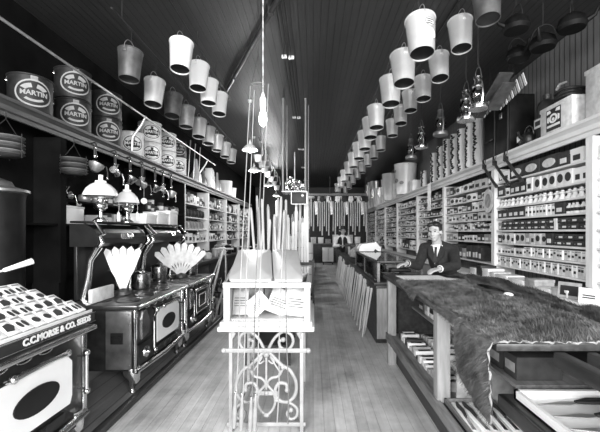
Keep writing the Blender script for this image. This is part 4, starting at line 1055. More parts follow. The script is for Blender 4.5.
p = yof(415, 3.05); b = MB(); b.box(2.93, 3.2, p-.2, p+.16, ZC, ZC+.33, 0, .008); b.box(2.925, 3.205, p-.205, p+.165, ZC+.27, ZC+.335, 0, .005); tag(b.build('carton', 'white'), 'white carton on the right cornice in front of the pictured pail', 'box')
small = [(399, .14, .26, 0), (396, .14, .24, 0), (387, .15, .26, 0), (384, .15, .3, 0), (380, .16, .34, 0), (376.5, .17, .36, 0), (373.5, .18, .4, 0), (370.5, .18, .42, 0), (367.8, .2, .46, 0)]
for i, (px, r, h, q) in enumerate(small):
    h *= 1.25; big_pail(px, r, h, 'white' if i % 3 else 'card', 'small white pail on the right cornice, %s from the right of the lower ones' % nth(i), dx=-.05-(.03 if i % 2 else 0))
    if i in (2, 3, 5, 6, 7, 8):
        big_pail(px, r*.85, h*.8, 'white' if (i+1) % 3 else 'tin', 'pail topping a stack of three on the right cornice, %s from the right' % nth((2, 3, 5, 6, 7, 8).index(i)), dx=-.05-(.03 if i % 2 else 0), z=ZC+h*1.9+.006)
    if i in (0, 1, 2, 3, 4, 5, 6, 7, 8):
        big_pail(px, r*.9, h*.9, 'white' if i % 2 else 'tin', 'pail stacked on another on the right cornice, %s from the right of the upper ones' % nth(i), dx=-.05-(.03 if i % 2 else 0), z=ZC+h+.004)

# washboards slung on the right wall, over the trunk
def slung(cx, cy, X, n, L, w, lab):
    Y = yof(cx, X); z = H-(cy-CY)*Y/F
    t = thing('washboard_bundle', (X, Y, z), lab, 'washboards', 'bundles of ribbed boards slung over the right cornice')
    for k in range(n):
        b = MB(); o = Vector((.015*k-.05, 0, 0)); ex = Vector((0, -1, .45)).normalized(); ey = Vector((0, .45, 1)).normalized()
        off = (k-(n-1)/2)*L/n
        b.prism([(off-L/n*.36, -w/2), (off+L/n*.36, -w/2), (off+L/n*.36, w/2), (off-L/n*.36, w/2)], o, ex, ey, .012); b.build('ribbed_board', 'tindull' if k % 2 else 'card', t)
    b = MB(); b.prism([(-L/2, w/2-.02), (L/2, w/2-.02), (L/2, w/2), (-L/2, w/2)], (-.075, 0, 0), (0, -1, .45), (0, .45, 1), .05+.015*n); b.prism([(-L/2, -w/2), (L/2, -w/2), (L/2, -w/2+.02), (-L/2, -w/2+.02)], (-.075, 0, 0), (0, -1, .45), (0, .45, 1), .05+.015*n); b.build('rail', 'tindark', t)
    b = MB(); b.tube([(0, -.1, .05), (.0, 0, CEIL-z)], .004, 5); b.tube([(0, .1, 0.02), (.0, 0, CEIL-z)], .004, 5); b.build('sling', 'cable', t)
slung(511, 92, 2.75, 9, .5, .2, 'larger bundle of pale ribbed boards slung above the black trunk')
slung(490, 108, 2.78, 4, .26, .18, 'smaller bundle of pale ribbed boards slung left of the larger one')

# lanterns hung in a row
def lantern(px, py, X, lab, sc=1.0, m='nickel'):
    Y = yof(px, X); z = H-(py-CY)*Y/F
    t = thing('lantern', (X, Y, z-.19*sc), lab, 'lantern', 'barn lanterns hanging above the right shelves'); t.scale = (sc,)*3
    b = MB(); b.lathe((0, 0, 0), (0, 0, 1), [(0, 0), (.08, 0), (.085, .01), (.08, .04), (.05, .06), (.03, .075), (0, .075)], 20); b.build('tank', m, t)
    b = MB(); b.lathe((0, 0, .07), (0, 0, 1), [(.032, 0), (.055, .02), (.062, .07), (.04, .12), (.037, .12), (.058, .07), (.051, .02), (.028, 0)], 16); b.build('globe', 'glass', t)
    b = MB(); b.lathe((0, 0, .19), (0, 0, 1), [(0, 0), (.045, 0), (.05, .012), (.035, .03), (.03, .08), (.038, .085), (.038, .095), (.015, .11), (0, .11)], 16); b.build('chimney_cap', m, t)
    b = MB()
    for s in (-1, 1): b.tube([(0, s*.075, .03), (0, s*.095, .1), (0, s*.085, .2), (0, s*.03, .28)], .009, 6)
    b.build('side_tube', m, t)
    b = MB(); b.tube([(0, math.cos(a)*.06, .27+math.sin(a)*.1) for a in [PI*i/10 for i in range(11)]], .003, 5); b.build('bail_handle', 'tindark', t)
    b = MB(); b.tube([(0, 0, .365), (.01, 0, .38), (0, 0, .4), (0, 0, (CEIL-t.location.z)/sc)], .003, 5); b.build('hook', 'cable', t)
    return t
for i, (px, py, m) in enumerate(((478, 88, 'nickel'), (466, 101, 'nickel'), (440.5, 119, 'tindark'), (421.5, 134, 'nickel'), (411, 146, 'tindark'))):
    lantern(px, py, 1.95, '%s barn lantern hanging at right, %s from the front' % ('bright' if m == 'nickel' else 'dark', nth(i)), 1.35, m)
# dim kettles and pans hung high at upper right
for i, (px, py, X) in enumerate(((516, 22, 2.2), (543, 40, 2.6), (518, 52, 2.55), (572, 20, 2.7))):
    Y = yof(px, X); z = H-(py-CY)*Y/F
    t = thing('hanging_kettle', (X, Y, z-.1), 'dark kettle hung high in the upper right corner, %s' % ('leftmost above the other', 'middle one with bright spout', 'lower left one', 'rightmost')[i], 'kettle', 'dark kettles hung in the upper right corner', rz=i*.8)
    b = MB(); b.lathe((0, 0, 0), (0, 0, 1), [(0, 0), (.12, 0), (.14, .04), (.12, .11), (.07, .15), (.02, .16), (.018, .185), (0, .19)], 22); b.build('body', 'blackpaint', t)
    b = MB(); b.tube([(-.12, 0, .05), (-.19, 0, .08), (-.22, 0, .15)], [.03, .02, .013], 8); b.build('spout', 'blackpaint', t)
    b = MB(); b.tube([(0, .12*math.cos(a), .12+.15*math.sin(a)) for a in [PI*k/12 for k in range(13)]], .005, 6); b.build('handle', 'dark', t)
    b = MB(); b.tube([(0, 0, .27), (0, 0, CEIL-z+.1)], .003, 5); b.build('hook', 'cable', t)

# goods on the ledge below the shelves
def ledge_sign(px, py, w, h, lab, white):
    X = 2.68; Y = yof(px, X)
    t = thing('framed_card', (X, Y, .802), lab, 'sign', 'framed cards on the right ledge', rz=.5)
    e = (0, -1, 0)
    b = MB(); b.prism([(-w/2, 0), (w/2, 0), (w/2, h), (-w/2, h)], (0, 0, 0), e, (.15, 0, 1), .012); b.build('frame', 'white' if white else 'grey', t)
    b = MB(); b.prism([(-w*.38, h*.2), (w*.38, h*.2), (w*.38, h*.8), (-w*.38, h*.8)], (-.0125, 0, 0), e, (.15, 0, 1), .003); 
    p_ = b.build('picture', 'ink' if not white else 'paper', t)
    if white:
        b = MB()
        for q in (.35, .5): b.prism([(-w*.3, h*q), (w*.3, h*q), (w*.3, h*(q+.08)), (-w*.3, h*(q+.08))], (-.016, 0, 0), e, (.15, 0, 1), .001)
        b.build('print', 'ink', p_)
    b = MB(); b.prism([(0, 0), (.1, 0), (0, h*.8)], (.02, 0, 0.0), (1, 0, 0), (0, 0, 1), .006); b.build('strut', 'card', t)
ledge_sign(569, 300, .22, .17, 'grey framed card with dark picture on the right ledge', False)
ledge_sign(589, 303, .18, .15, 'white card with printed lines on the right ledge at the edge', True)
yy = 6.1
for i, (w, h, m) in enumerate(((.2, .1, 'white'), (.16, .16, 'dark'), (.2, .13, 'white'), (.14, .1, 'card'), (.3, .09, 'white'), (.34, .08, 'white'), (.2, .12, 'grey'), (.22, .05, 'white'), (.25, .08, 'card'))):
    b = MB(); b.box(2.66, 2.9, yy-w, yy, .802, .802+h, 0, .005); b.box(2.655, 2.905, yy-w-.004, yy+.004, .802+h*.7, .802+h+.003, 0, .004)
    tag(b.build('carton', m), '%s box on the ledge under the right shelves, %s from the left' % ({'white': 'white', 'dark': 'dark', 'card': 'pale', 'grey': 'grey'}[m], nth(i)), 'box', 'boxes on the right ledge'); yy -= w+.04

# ------------------------------------------------------------------ pelt counter
CXF, CXB, CT = .85, 1.75, 1.0
CY0, CY1 = 1.55, 4.2
t = thing('open_counter', (1.3, (CY0+CY1)/2, 0), 'open-fronted wooden sales counter with pelts over its top', 'counter', world=True)
b = MB(); b.box(CXF-.03, CXB, CY0+.06, CY1+.03, CT-.035, CT, 0, .006); b.build('top', 'wooddark', t)
for y in (2.46, CY1-.14):
    b = MB(); b.box(CXF, CXF+.09, y, y+.085, .0 if y > 4 else .33, CT-.035, 0, .004); b.build('post', 'post', t)
for y in (CY0+.02, CY1-.14):
    b = MB(); b.box(CXB-.06, CXB, y, y+.06, 0, CT-.035); b.build('rear_post', 'wooddark', t)
b = MB(); b.box(CXF-.015, CXF+.02, CY0, CY1-.05, .27, .35, 0, .004); b.build('front_rail', 'woodmid', t)
b = MB(); b.box(CXF+.02, CXB-.06, CY0, CY1-.05, .30, .33); b.build('deck', 'woodmid', t)
b = MB(); b.box(CXF+.1, CXB-.06, CY0, CY1-.05, 0.0, .30); b.build('plinth', 'wooddark', t)
b = MB(); b.box(CXF+.28, CXB-.06, 2.0, CY1-.08, .63, .65); b.build('middle_shelf', 'woodmid', t)
b = MB(); b.box(CXB-.02, CXB, CY0, CY1, .0, CT-.035); b.build('rear_panel', 'wooddark', t)
b = MB(); b.box(CXF+.05, CXB-.02, CY1-.03, CY1, .05, CT-.035); b.build('end_panel', 'wooddark', t)
b = MB(); b.box(CXF+.13, CXB-.1, 2.455, 2.47, .33, .60, 0); b.build('divider', 'grey', t)
# papers on top
for i, (x0, x1, y0, y1, rz) in enumerate(((.95, 1.45, 3.62, 4.1, .06), (1.1, 1.6, 3.5, 3.86, -.12))):
    b = MB(); b.box(-(x1-x0)/2, (x1-x0)/2, -(y1-y0)/2, (y1-y0)/2, 0, .004)
    o = b.build('paper_sheet', 'paper'); o.location = ((x0+x1)/2, (y0+y1)/2, CT+.001+.005*i); o.rotation_euler = (0, 0, rz)
    tag(o, ('lower' if i == 0 else 'upper')+' white paper sheet lying on the counter in front of the clerk', 'paper')
# goods on the deck: small packets, left compartment
for i in range(34):
    y = 2.62+(i % 17)*.082; row_ = i//17; x = CXF+.1+row_*.24+R.uniform(-.01, .01)
    w = R.uniform(.05, .066); L = R.uniform(.16, .2); h = R.uniform(.03, .075)
    b = MB(); b.box(-L/2, L/2, -w/2, w/2, 0, h, 0, .004); b.box(-L*.32, L*.3, -w*.3, w*.3, h, h+.002, 1)
    o = b.build('goods_packet', [R.choice(('white', 'card', 'grey', 'darkcard')), R.choice(('ink', 'ink', 'paper'))])
    o.location = (x+L/2, y+w/2, .331+.0005); o.rotation_euler = (0, 0, R.uniform(-.1, .1))
    tag(o, 'small packet lying on the open counter deck, %s from the left in the %s row' % (nth(16-i % 17), ['front', 'rear'][row_]), 'packet', 'small packets on the open counter deck')
for i in range(11):
    y = 2.05+i*.175; w = R.uniform(.11, .15); h = R.uniform(.08, .17)
    b = MB(); b.box(1.16, 1.42, y, y+w, .651, .651+h, 0, .004); b.box(1.158, 1.16, y+.02, y+w-.02, .651+h*.3, .651+h*.7, 1)
    tag(b.build('carton', ['white', 'ink'] if i in (3, 5, 8) else ['card' if i > 3 and i % 2 else 'darkcard', 'grey']), 'carton on the middle shelf inside the open counter, %s from the right' % nth(i), 'box', 'cartons inside the open counter')
# cutlery tray in the right compartment: tray and knives
t = thing('cutlery_tray', (1.05, 2.12, .331), 'white lined tray of knives on the counter deck right of the post', 'tray', world=True)
ty0, ty1, tx0, tx1 = 1.62, 2.44, CXF+.04, CXF+.36
b = MB(); b.box(tx0, tx1, ty0, ty1, .331, .345); b.build('base', 'white', t)
for a in ((tx0, tx0+.012, ty0, ty1), (tx1-.012, tx1, ty0, ty1), (tx0, tx1, ty0, ty0+.012), (tx0, tx1, ty1-.012, ty1)):
    b = MB(); b.box(*a, .331, .375); b.build('rim', 'woodmid', t)
for c in range(5):
    for q in range(2):
        x = tx0+.045+c*.06; y = ty0+.2+q*.4
        k = thing('table_knife', (x, y, .3455), 'dark handled knife on white card, %s from the aisle in the tray %s row' % (nth(c), ['near', 'far'][q]), 'knife', 'knives in the white tray', rz=R.uniform(-.06, .06))
        b = MB(); b.box(-.025, .025, -.18, .18, 0, .02, 0, .004); b.build('card', 'white', k)
        b = MB(); b.prism([(-.012, -.16), (.008, -.165), (.012, .0), (-.008, .0)], (0, 0, .021), (1, 0, 0), (0, 1, 0), .004); b.build('blade', 'nickel', k)
        b = MB(); b.tube([(0, -.02, .028), (.006, .05, .03), (-.002, .11, .03), (.004, .16, .028)], [.008, .012, .013, .008], 8); b.build('handle', 'ink', k)

# near glazed case at the right edge
N0, N1, NX0, NX1 = .55, 1.5, 1.0, 1.75
t = thing('show_case', ((NX0+NX1)/2, (N0+N1)/2, 0), 'low dark wooden show case with glass top at the lower right corner', 'show case', world=True)
for x0, x1 in ((NX0, NX0+.05), (NX0+.14, NX0+.18), (NX1-.05, NX1)):
    b = MB(); b.box(x0, x1, N0, N1, .94, 1.0, 0, .006); b.build('top_rail', 'wooddark', t)
b = MB(); b.box(NX0+.05, NX1-.05, N0, N0+.05, .94, 1.0, 0, .004)
b.build('end_rail', 'wooddark', t)
b = MB(); b.box(NX0+.18, NX1-.05, N0+.05, N1-.05, .985, .991); b.build('pane', 'glass', t)
for x in (NX0, NX1-.05):
    for y in (N0, N1-.05) if x > 1.2 else (N0,): b = MB(); b.box(x, x+.05, y, y+.05, 0, .94); b.build('post', 'wooddark', t)
b = MB(); b.box(NX0+.02, NX1-.02, N0+.02, 1.96, .60, .62); b.build('shelf', 'wooddark', t)
b = MB(); b.box(NX0+.02, NX1-.02, N0+.02, N1-.02, .2, .22); b.build('floor_board', 'wooddark', t)
b = MB(); b.box(NX0+.005, NX0+.03, N0+.05, 1.96, .55, .62, 0, .004); b.build('shelf_lip', 'wooddark', t)
b = MB(); b.box(NX1-.03, NX1-.01, N0+.05, N1-.05, .2, .94); b.build('rear_panel', 'wooddark', t)
t = thing('cutlery_tray', (1.3, 1.1, .621), 'white edged tray with dark tools in the low show case', 'tray', world=True)
b = MB(); b.box(1.06, 1.6, .8, 1.9, .621, .632); b.build('base', 'white', t)
for a in ((1.06, 1.08, .8, 1.9), (1.58, 1.6, .8, 1.9), (1.06, 1.6, .8, .82), (1.06, 1.6, 1.88, 1.9)):
    b = MB(); b.box(*a, .621, .67); b.build('rim', 'white', t)
for i in range(8):
    y = .9+i*.13
    k = thing('pruning_shears', (1.32, y, .634), 'dark hand tool in the white edged tray, %s from the front' % nth(i), 'hand tool', 'tools in the white edged tray', rz=R.uniform(-.15, .15))
    b = MB(); b.prism([(-.2, -.006), (-.05, -.02), (0, -.012), (0, .012), (-.06, .02)], (0, 0, .002), (1, 0, 0), (0, 1, 0), .006); b.build('blade', 'tindull', k)
    b = MB(); b.tube([(0, 0, .01), (.07, .015, .012), (.16, .004, .012), (.2, .012, .012)], [.01, .012, .014, .01], 8); b.tube([(0, 0, .01), (.07, -.015, .012), (.16, -.02, .012), (.19, -.012, .012)], [.008, .009, .01, .008], 8); b.build('handle', 'ink', k)

# ------------------------------------------------------------------ pelts
def pelt(name, lab, x_back, x_front, ya, yb, drop, z0, nblades, mfur, mhide, seed, L=.05, thick=.03, dirs=(-1, .1)):
    """drop(y): length hanging over the front edge"""
    rr = random.Random(seed)
    t = thing(name, (x_front, (ya+yb)/2, z0), lab, 'pelt', 'fur pelts spread on the open counter', world=True)
    nu, nv = 46, 54
    top = x_back-x_front
    ph = [rr.uniform(0, 6.28) for _ in range(8)]
    def surf(u, v):
        """u along back->front->down in [0,1], v along y"""
        y = ya+(yb-ya)*v
        wob = .03*math.sin(6*v+ph[0])+.018*math.sin(15*v+ph[1])
        y2 = y+.02*math.sin(9*u+ph[2])
        d = drop(y)
        ell = u*(top+wob+d)
        xx = x_back+wob-ell
        puff = thick*(.55+.45*math.sin(5*u+7*v+ph[3])*math.sin(9*v+ph[4]))
        e = min(1, 6*min(v, 1-v, 1.0))
        puff = max(.006, puff*(.3+.7*e))
        over = x_front-.035-xx
        r = .03
        if over <= 0: return Vector((xx, y2, z0+puff)), Vector((0, 0, 1))
        if over < r*1.57:
            a = over/r; return Vector((x_front-.035-(r+puff*.5)*math.sin(a), y2, z0-r+(r+puff)*math.cos(a))), Vector((-math.sin(a), 0, math.cos(a)))
        zz = z0-r-(over-r*1.57)
        return Vector((x_front-.035-r-puff*.6-.02*math.sin(4*v*3+ph[5])*min(1, (over)*3), y2, zz)), Vector((-1, 0, 0))
    vs = []; fs = []
    for i in range(nu+1):
        for j in range(nv+1): vs.append(surf(i/nu, j/nv)[0])
    for i in range(nu):
        for j in range(nv):
            a = i*(nv+1)+j; fs.append((a, a+1, a+nv+2, a+nv+1))
    n0 = len(vs)
    # underside so that the hide has thickness
    for i in range(nu+1):
        for j in range(nv+1):
            p, n = surf(i/nu, j/nv); vs.append(p-n*.005)
    for i in range(nu):
        for j in range(nv):
            a = n0+i*(nv+1)+j; fs.append((a, a+nv+1, a+nv+2, a+1))
    b = MB(); b.add(vs, fs, 0, True); b.build('hide', mhide, t)
    b = MB(); V = []; Fc = []
    for q in range(nblades):
        u = rr.random(); v = rr.random(); p, n = surf(u, v)
        comb = Vector((dirs[0]*.7, dirs[1]+.6*math.sin(5*v*3+3*u*4+ph[6]), 0))
        if n.x < -.5: comb = Vector((0, .4*math.sin(8*v+5*u+ph[7]), -1))
        elif n.x < 0: comb = Vector((-.6, .2, -.5))
        l = L*rr.uniform(.5, 1.15)*(.75+.5*math.sin(13*v+ph[1])*math.sin(11*u+ph[0]))
        d = (n*.45+comb*.8+Vector((rr.uniform(-.45, .45), rr.uniform(-.45, .45), rr.uniform(-.2, .3)))).normalized()
        s = d.cross(n+Vector((rr.uniform(-.3, .3), rr.uniform(-.3, .3), rr.uniform(-.3, .3)))).normalized()*.0017
        k = len(V); V += [p-s, p+s, p+d*l+n*.004]; Fc.append((k, k+1, k+2))
    b.add(V, Fc, 0, False); o = b.build('fur', mfur, t); o['kind'] = 'stuff'
    b = MB(); pts = [surf(0.5, 0)[0]]
    return t, surf
def drop1(y):
    if y < 1.9: return .40-(y-1.58)*.36
    if y < 1.97: return .285-(y-1.9)*2.8
    if y < 2.75: return .075-(y-2.0)*.03
    return max(.03, .08-(y-2.75)*.06)
t1, s1 = pelt('fur_pelt', 'large grey brown fur pelt draped over the counter front, nearest the aisle', 1.42, .85, 1.58, 3.55, drop1, CT+.004, 60000, 'fur', 'hide', 3, L=.038, thick=.055)
b = MB(); b.tube([s1(u/60, 0.004)[0]+Vector((0, -.004+.007*math.sin(u*1.7), .004*math.sin(u*2.3))) for u in range(0, 61)], [.0035+.0025*math.sin(u*1.1) for u in range(61)], 6); b.build('trimmed_edge', 'hideedge', t1)
pelt('fur_pelt', 'dark fur pelt at the back of the counter behind the grey one', 1.78, 1.46, 2.35, 4.0, lambda y: -.03, CT+.006, 20000, 'furdark', 'hide', 5, L=.036, thick=.045)
pelt('fur_pelt', 'dark brown fur pelt at the back of the counter nearest the right edge', 1.8, 1.46, 1.58, 2.32, lambda y: -.03, CT+.01, 16000, 'furdark', 'hide', 8, L=.036)
# skinning knife-like bone tool lying on the pelts
p = at(503, 304, 2.55)
t = thing('skinning_tool', (1.33, 2.5, 1.07), 'small dark tool with a white end lying on the fur pelts', 'hand tool', rz=2.2)
b = MB(); b.tube([(0, 0, 0), (.1, 0, .01), (.16, 0, .008)], [.01, .013, .01], 8); b.build('handle', 'ink', t)
b = MB(); b.ball((-.025, 0, .0), (.035, .018, .014)); b.build('tip', 'white', t)

# ------------------------------------------------------------------ long glass show case and counter beyond
G0, G1 = 4.86, 7.4
t = thing('glass_show_case', (1.2, (G0+G1)/2, 0), 'long wooden counter with glass show case on top, beyond the pelt counter', 'show case', world=True)
b = MB(); b.box(.85, 1.5, G0, G1, .0, .80, 0, .006); b.build('base', 'wooddark', t)
b = MB(); b.box(.86, 1.48, G0-.02, G0, .06, .74, 0, .004); b.build('end_panel', 'post', t)
b = MB(); b.box(.82, 1.52, G0-.03, G1+.02, .78, .82, 0, .006); b.build('ledge', 'wooddark', t)
for x in (.87, 1.455):
    for y in (G0+.01, 6.1, G1-.05): b = MB(); b.box(x, x+.035, y, y+.035, .82, 1.075); b.build('corner_post', 'woodmid', t)
    b = MB(); b.box(x, x+.035, G0+.01, G1-.015, 1.075, 1.105, 0, .004); b.build('top_rail', 'wooddark', t)
for y in (G0+.01, G1-.05): b = MB(); b.box(.905, 1.455, y, y+.035, 1.075, 1.105, 0, .004); b.build('cross_rail', 'wooddark', t)
b = MB(); b.box(.905, 1.455, G0+.045, G1-.05, 1.088, 1.094); b.build('top_pane', 'glass', t)
b = MB(); b.box(.878, .883, G0+.045, G1-.05, .82, 1.075); b.build('front_pane', 'glass', t)
b = MB(); b.box(.905, 1.455, G0+.02, G0+.025, .82, 1.075); b.build('end_pane', 'glass', t)
b = MB(); b.box(.95, 1.45, G0+.06, G1-.07, .95, .956); b.build('glass_shelf', 'glass', t)
for i in range(16):
    y = G0+.12+(i % 8)*.29; lev = i//8; x = 1.0+R.uniform(0, .12)
    w = R.uniform(.12, .22); d = R.uniform(.14, .3); h = R.uniform(.03, .08)
    b = MB(); b.box(x, x+d, y, y+w, (.8205 if lev == 0 else .9565), (.8205 if lev == 0 else .9565)+h, 0, .004); b.box(x+.03, x+d-.03, y+.03, y+w-.03, (.8205 if lev == 0 else .9565)+h, (.8205 if lev == 0 else .9565)+h+.004, 1)
    tag(b.build('goods_box', [('white', 'darkcard', 'card', 'darkcard', 'grey')[i % 5], ('tindull', 'nickel', 'ink')[i % 3]]), 'small open box in the glass show case, %s from the front on its %s' % (nth(i % 8), ['floor', 'glass shelf'][lev]), 'box', 'boxes in the glass show case')
t = thing('sales_counter', (1.2, 9.5, 0), 'long dark wooden counter between the glass show case and the standing man', 'counter', world=True)
b = MB(); b.box(.85, 1.5, G1+.04, 11.5, 0, .80, 0, .006); b.build('base', 'wooddark', t)
b = MB(); b.box(.82, 1.54, G1+.03, 11.52, .80, .84, 0, .006); b.build('top', 'wooddark', t)
# pale handles leaning along the front
hk = 0
for i in range(40):
    y = 5.1+i*.16
    if y > 11.3: break
    lean = R.uniform(.1, .3)*(-1 if i % 2 else 1); hgt = R.uniform(.6, .74)
    x0 = .85-(.1 if i % 2 else .15)
    L = math.sqrt(hgt**2+(.105)**2)
    t = thing('tool_handle', (x0, y, .0), 'pale wooden tool handle leaning on the long counter front, %s from the near end' % nth(hk), 'handle', 'pale handles leaning along the counter front')
    b = MB(); dx = .85-.022-x0
    b.tube([(0, 0, .012), (dx*.3, lean*.3+.012, hgt*.3), (dx*.65, lean*.65-.008, hgt*.65), (dx, lean, hgt)], [.012, .014, .013, .016], 8); b.build('shaft', 'cream', t)
    b = MB(); b.tube([(dx, lean, hgt), (dx+.002, lean*1.06, hgt+.05)], [.018, .015], 8); b.build('knob_end', 'cream', t)
    hk += 1
# on the counter: white register-like case, sack, boxes
t = thing('counter_case', (1.18, 7.78, .84), 'white slant-fronted case standing on the long counter', 'case', world=True)
b = MB(); b.prism([(0, 0), (.46, 0), (.46, .33), (.36, .44), (.06, .4), (0, .3)], (.98, 8.05, .841), (1, 0, 0), (0, 0, 1), .42); b.build('case', 'white', t)
b = MB(); b.prism([(.26, .1), (.4, .1), (.42, .24), (.34, .3), (.27, .2)], (.98, 7.63, .841), (1, 0, 0), (0, 0, 1), .004); b.build('picture', 'ink', t)
t = thing('sack', (1.1, 9.0, .841), 'grey slumped sack on the long counter behind the white case', 'sack')
b = MB(); b.lathe((0, 0, 0), (0.15, .1, 1), [(0, 0), (.17, .01), (.21, .08), (.19, .18), (.12, .26), (.06, .3), (.09, .35), (0, .34)], 18); b.build('body', 'grey', t)
b = MB(); b.tube([(math.cos(a)*.07+.045, math.sin(a)*.07+.03, .3) for a in [2*PI*k/14 for k in range(14)]], .01, 5, closed=True); b.build('tie', 'cord', t)
for i, (x, y, w, h, m) in enumerate(((1.2, 10.0, .4, .3, 'dark'), (1.2, 10.6, .4, .22, 'card'), (1.15, 11.1, .3, .3, 'dark'), (1.3, 8.5, .3, .2, 'dark'))):
    b = MB(); b.box(x-.15, x+.15, y-w/2, y+w/2, .841, .841+h, 0, .008); b.box(x-.155, x+.155, y-w/2-.005, y+w/2+.005, .841+h*.75, .841+h+.004, 0, .004); tag(b.build('carton', m), ('pale' if m == 'card' else 'dark')+' box on the long counter, %s' % ('behind the sack', 'between two dark boxes', 'nearest the standing man', 'between white case and sack')[i], 'box', 'boxes on the long counter')
# ------------------------------------------------------------------ centre display case on a scrolled iron stand
DX0, DX1, DY0, DY1 = -.665, -.02, 2.67, 3.5
t = thing('display_case', ((DX0+DX1)/2, DY0+.4, 0), 'white display case with sloping lids on a scrolled iron stand in the middle aisle', 'display case', world=True)
def part(nm, f, m, par=None, lb=None):
    b = MB(); f(b); return b.build(nm, m, par or t, lb)
part('cornice_base', lambda b: (b.box(DX0-.04, DX1+.03, DY0-.03, DY1+.03, .765, .80, 0, .008), b.box(DX0-.025, DX1+.015, DY0-.018, DY1+.015, .80, .835, 0, .008)), 'casewhite')
for x in (DX0, DX1-.045):
    part('front_post', lambda b: b.box(x, x+.045, DY0, DY0+.045, .835, 1.10, 0, .004), 'casewhite')
    part('side_panel', lambda b: b.box(x+.01, x+.03, DY0+.045, DY1, .835, 1.10), 'casewhite')
part('back_panel', lambda b: b.box(DX0+.03, DX1-.03, DY1-.03, DY1, .835, 1.10), 'casewhite')
part('top_rail', lambda b: b.box(DX0-.005, DX1+.005, DY0-.005, DY0+.04, 1.085, 1.125, 0, .006), 'casewhite')
part('bottom_board', lambda b: b.box(DX0+.045, DX1-.045, DY0+.045, DY1-.03, .83, .845), 'casewhite')
part('pane', lambda b: b.box(DX0+.045, DX1-.045, DY0+.012, DY0+.016, .84, 1.086), 'glass')
# sloping rounded lids, left one wider; opaque white stands for reflections on glass
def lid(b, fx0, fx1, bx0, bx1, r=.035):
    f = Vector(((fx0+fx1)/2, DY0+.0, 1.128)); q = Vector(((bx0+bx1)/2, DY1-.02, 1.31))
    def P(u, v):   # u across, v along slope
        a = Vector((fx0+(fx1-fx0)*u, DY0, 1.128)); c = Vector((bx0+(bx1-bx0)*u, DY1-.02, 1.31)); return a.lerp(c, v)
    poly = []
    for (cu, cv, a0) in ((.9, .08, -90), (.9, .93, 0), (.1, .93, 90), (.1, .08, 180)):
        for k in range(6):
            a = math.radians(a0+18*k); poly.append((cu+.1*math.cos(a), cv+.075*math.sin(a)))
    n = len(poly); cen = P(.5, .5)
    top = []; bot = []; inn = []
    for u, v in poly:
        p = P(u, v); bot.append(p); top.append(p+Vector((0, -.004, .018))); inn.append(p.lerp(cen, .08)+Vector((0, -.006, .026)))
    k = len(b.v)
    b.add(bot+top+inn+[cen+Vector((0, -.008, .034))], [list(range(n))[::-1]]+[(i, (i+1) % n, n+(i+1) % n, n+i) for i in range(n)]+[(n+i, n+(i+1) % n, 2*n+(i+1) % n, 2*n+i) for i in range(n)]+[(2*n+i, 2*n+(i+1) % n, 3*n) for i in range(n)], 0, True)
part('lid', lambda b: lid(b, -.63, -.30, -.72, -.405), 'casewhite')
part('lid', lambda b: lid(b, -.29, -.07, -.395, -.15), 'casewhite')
part('lid_hinge', lambda b: b.box(-.33, -.26, DY0+.01, DY0+.03, 1.115, 1.135, 0, .004), 'tindull')
part('lid_prop', lambda b: (b.box(-.70, -.16, DY1-.04, DY1-.01, 1.09, 1.30)), 'casewhite')
# iron stand: legs, bars and scrolls
IX0, IX1, IY = -.615, -.085, DY0+.03
for x in (IX0, IX1):
    for y in (IY, DY1-.06):
        part('leg', lambda b: (b.box(x-.014, x+.014, y-.014, y+.014, .0, .765, 0, .004), b.tube([(x, y, .765), (x+(.02 if x == IX0 else -.02), y, .74), (x, y, .70)], [.03, .022, .016], 8)), 'pale_iron')
part('cross_bar', lambda b: (b.box(IX0-.05, IX1+.05, IY-.022, IY-.008, .60, .632, 0, .005), b.ball((IX0-.05, IY-.015, .616), .02), b.ball((IX1+.05, IY-.015, .616), .02)), 'pale_iron')
part('foot_bar', lambda b: b.box(IX0-.03, IX1+.03, IY-.01, IY+.01, .045, .075, 0, .004), 'pale_iron')
for x in (IX0, IX1):
    part('side_bar', lambda b: b.box(x-.01, x+.01, IY, DY1-.06, .05, .075), 'pale_iron')
def spiral(c, r0, r1, a0, a1, n=26):
    return [(c[0]+(r0+(r1-r0)*k/n)*math.cos(a0+(a1-a0)*k/n), IY, c[1]+(r0+(r1-r0)*k/n)*math.sin(a0+(a1-a0)*k/n)) for k in range(n+1)]
XM = (IX0+IX1)/2
def arc_pts(pts, n=8):   # smooth curve through the points
    out = []; P = [Vector((p[0], IY, p[1])) for p in pts]
    for i in range(len(P)-1):
        p0 = P[max(i-1, 0)]; p1 = P[i]; p2 = P[i+1]; p3 = P[min(i+2, len(P)-1)]
        for k in range(n):
            s = k/n; out.append(.5*((2*p1)+(p2-p0)*s+(2*p0-5*p1+4*p2-p3)*s*s+(3*p1-p0-3*p2+p3)*s**3))
    return out+[P[-1]]
def scroll(nm, f, r=.0115):
    def g(b):
        for s in (-1, 1):
            pts = f()
            b.tube([(XM+s*p[0], p[1]-.001*s, p[2]) for p in pts], r, 8)
    for s in (-1, 1):
        b = MB(); pts = f(); b.tube([(XM+s*(p[0]), p[1], p[2]) for p in pts], r, 8)
        b.ball((XM+s*pts[-1][0], IY, pts[-1][2]), .019)
        b.build(nm, 'pale_iron', t)
def pxs(l): return [((px-268)/135, H-(py-CY)/135) for px, py in l]
scroll('scroll', lambda: [Vector((p[0], p[1], p[2])) for p in arc_pts(pxs([(269, 353), (276, 340), (285, 333), (293, 336), (295, 344), (290, 351), (283, 349), (281, 343), (285, 341)]))])
scroll('scroll', lambda: arc_pts(pxs([(268.5, 351), (275, 358), (284, 367), (292, 372), (298, 384), (297, 397), (289, 404), (280, 401), (277, 392), (281, 385), (288, 386), (289, 392)])), .0135)
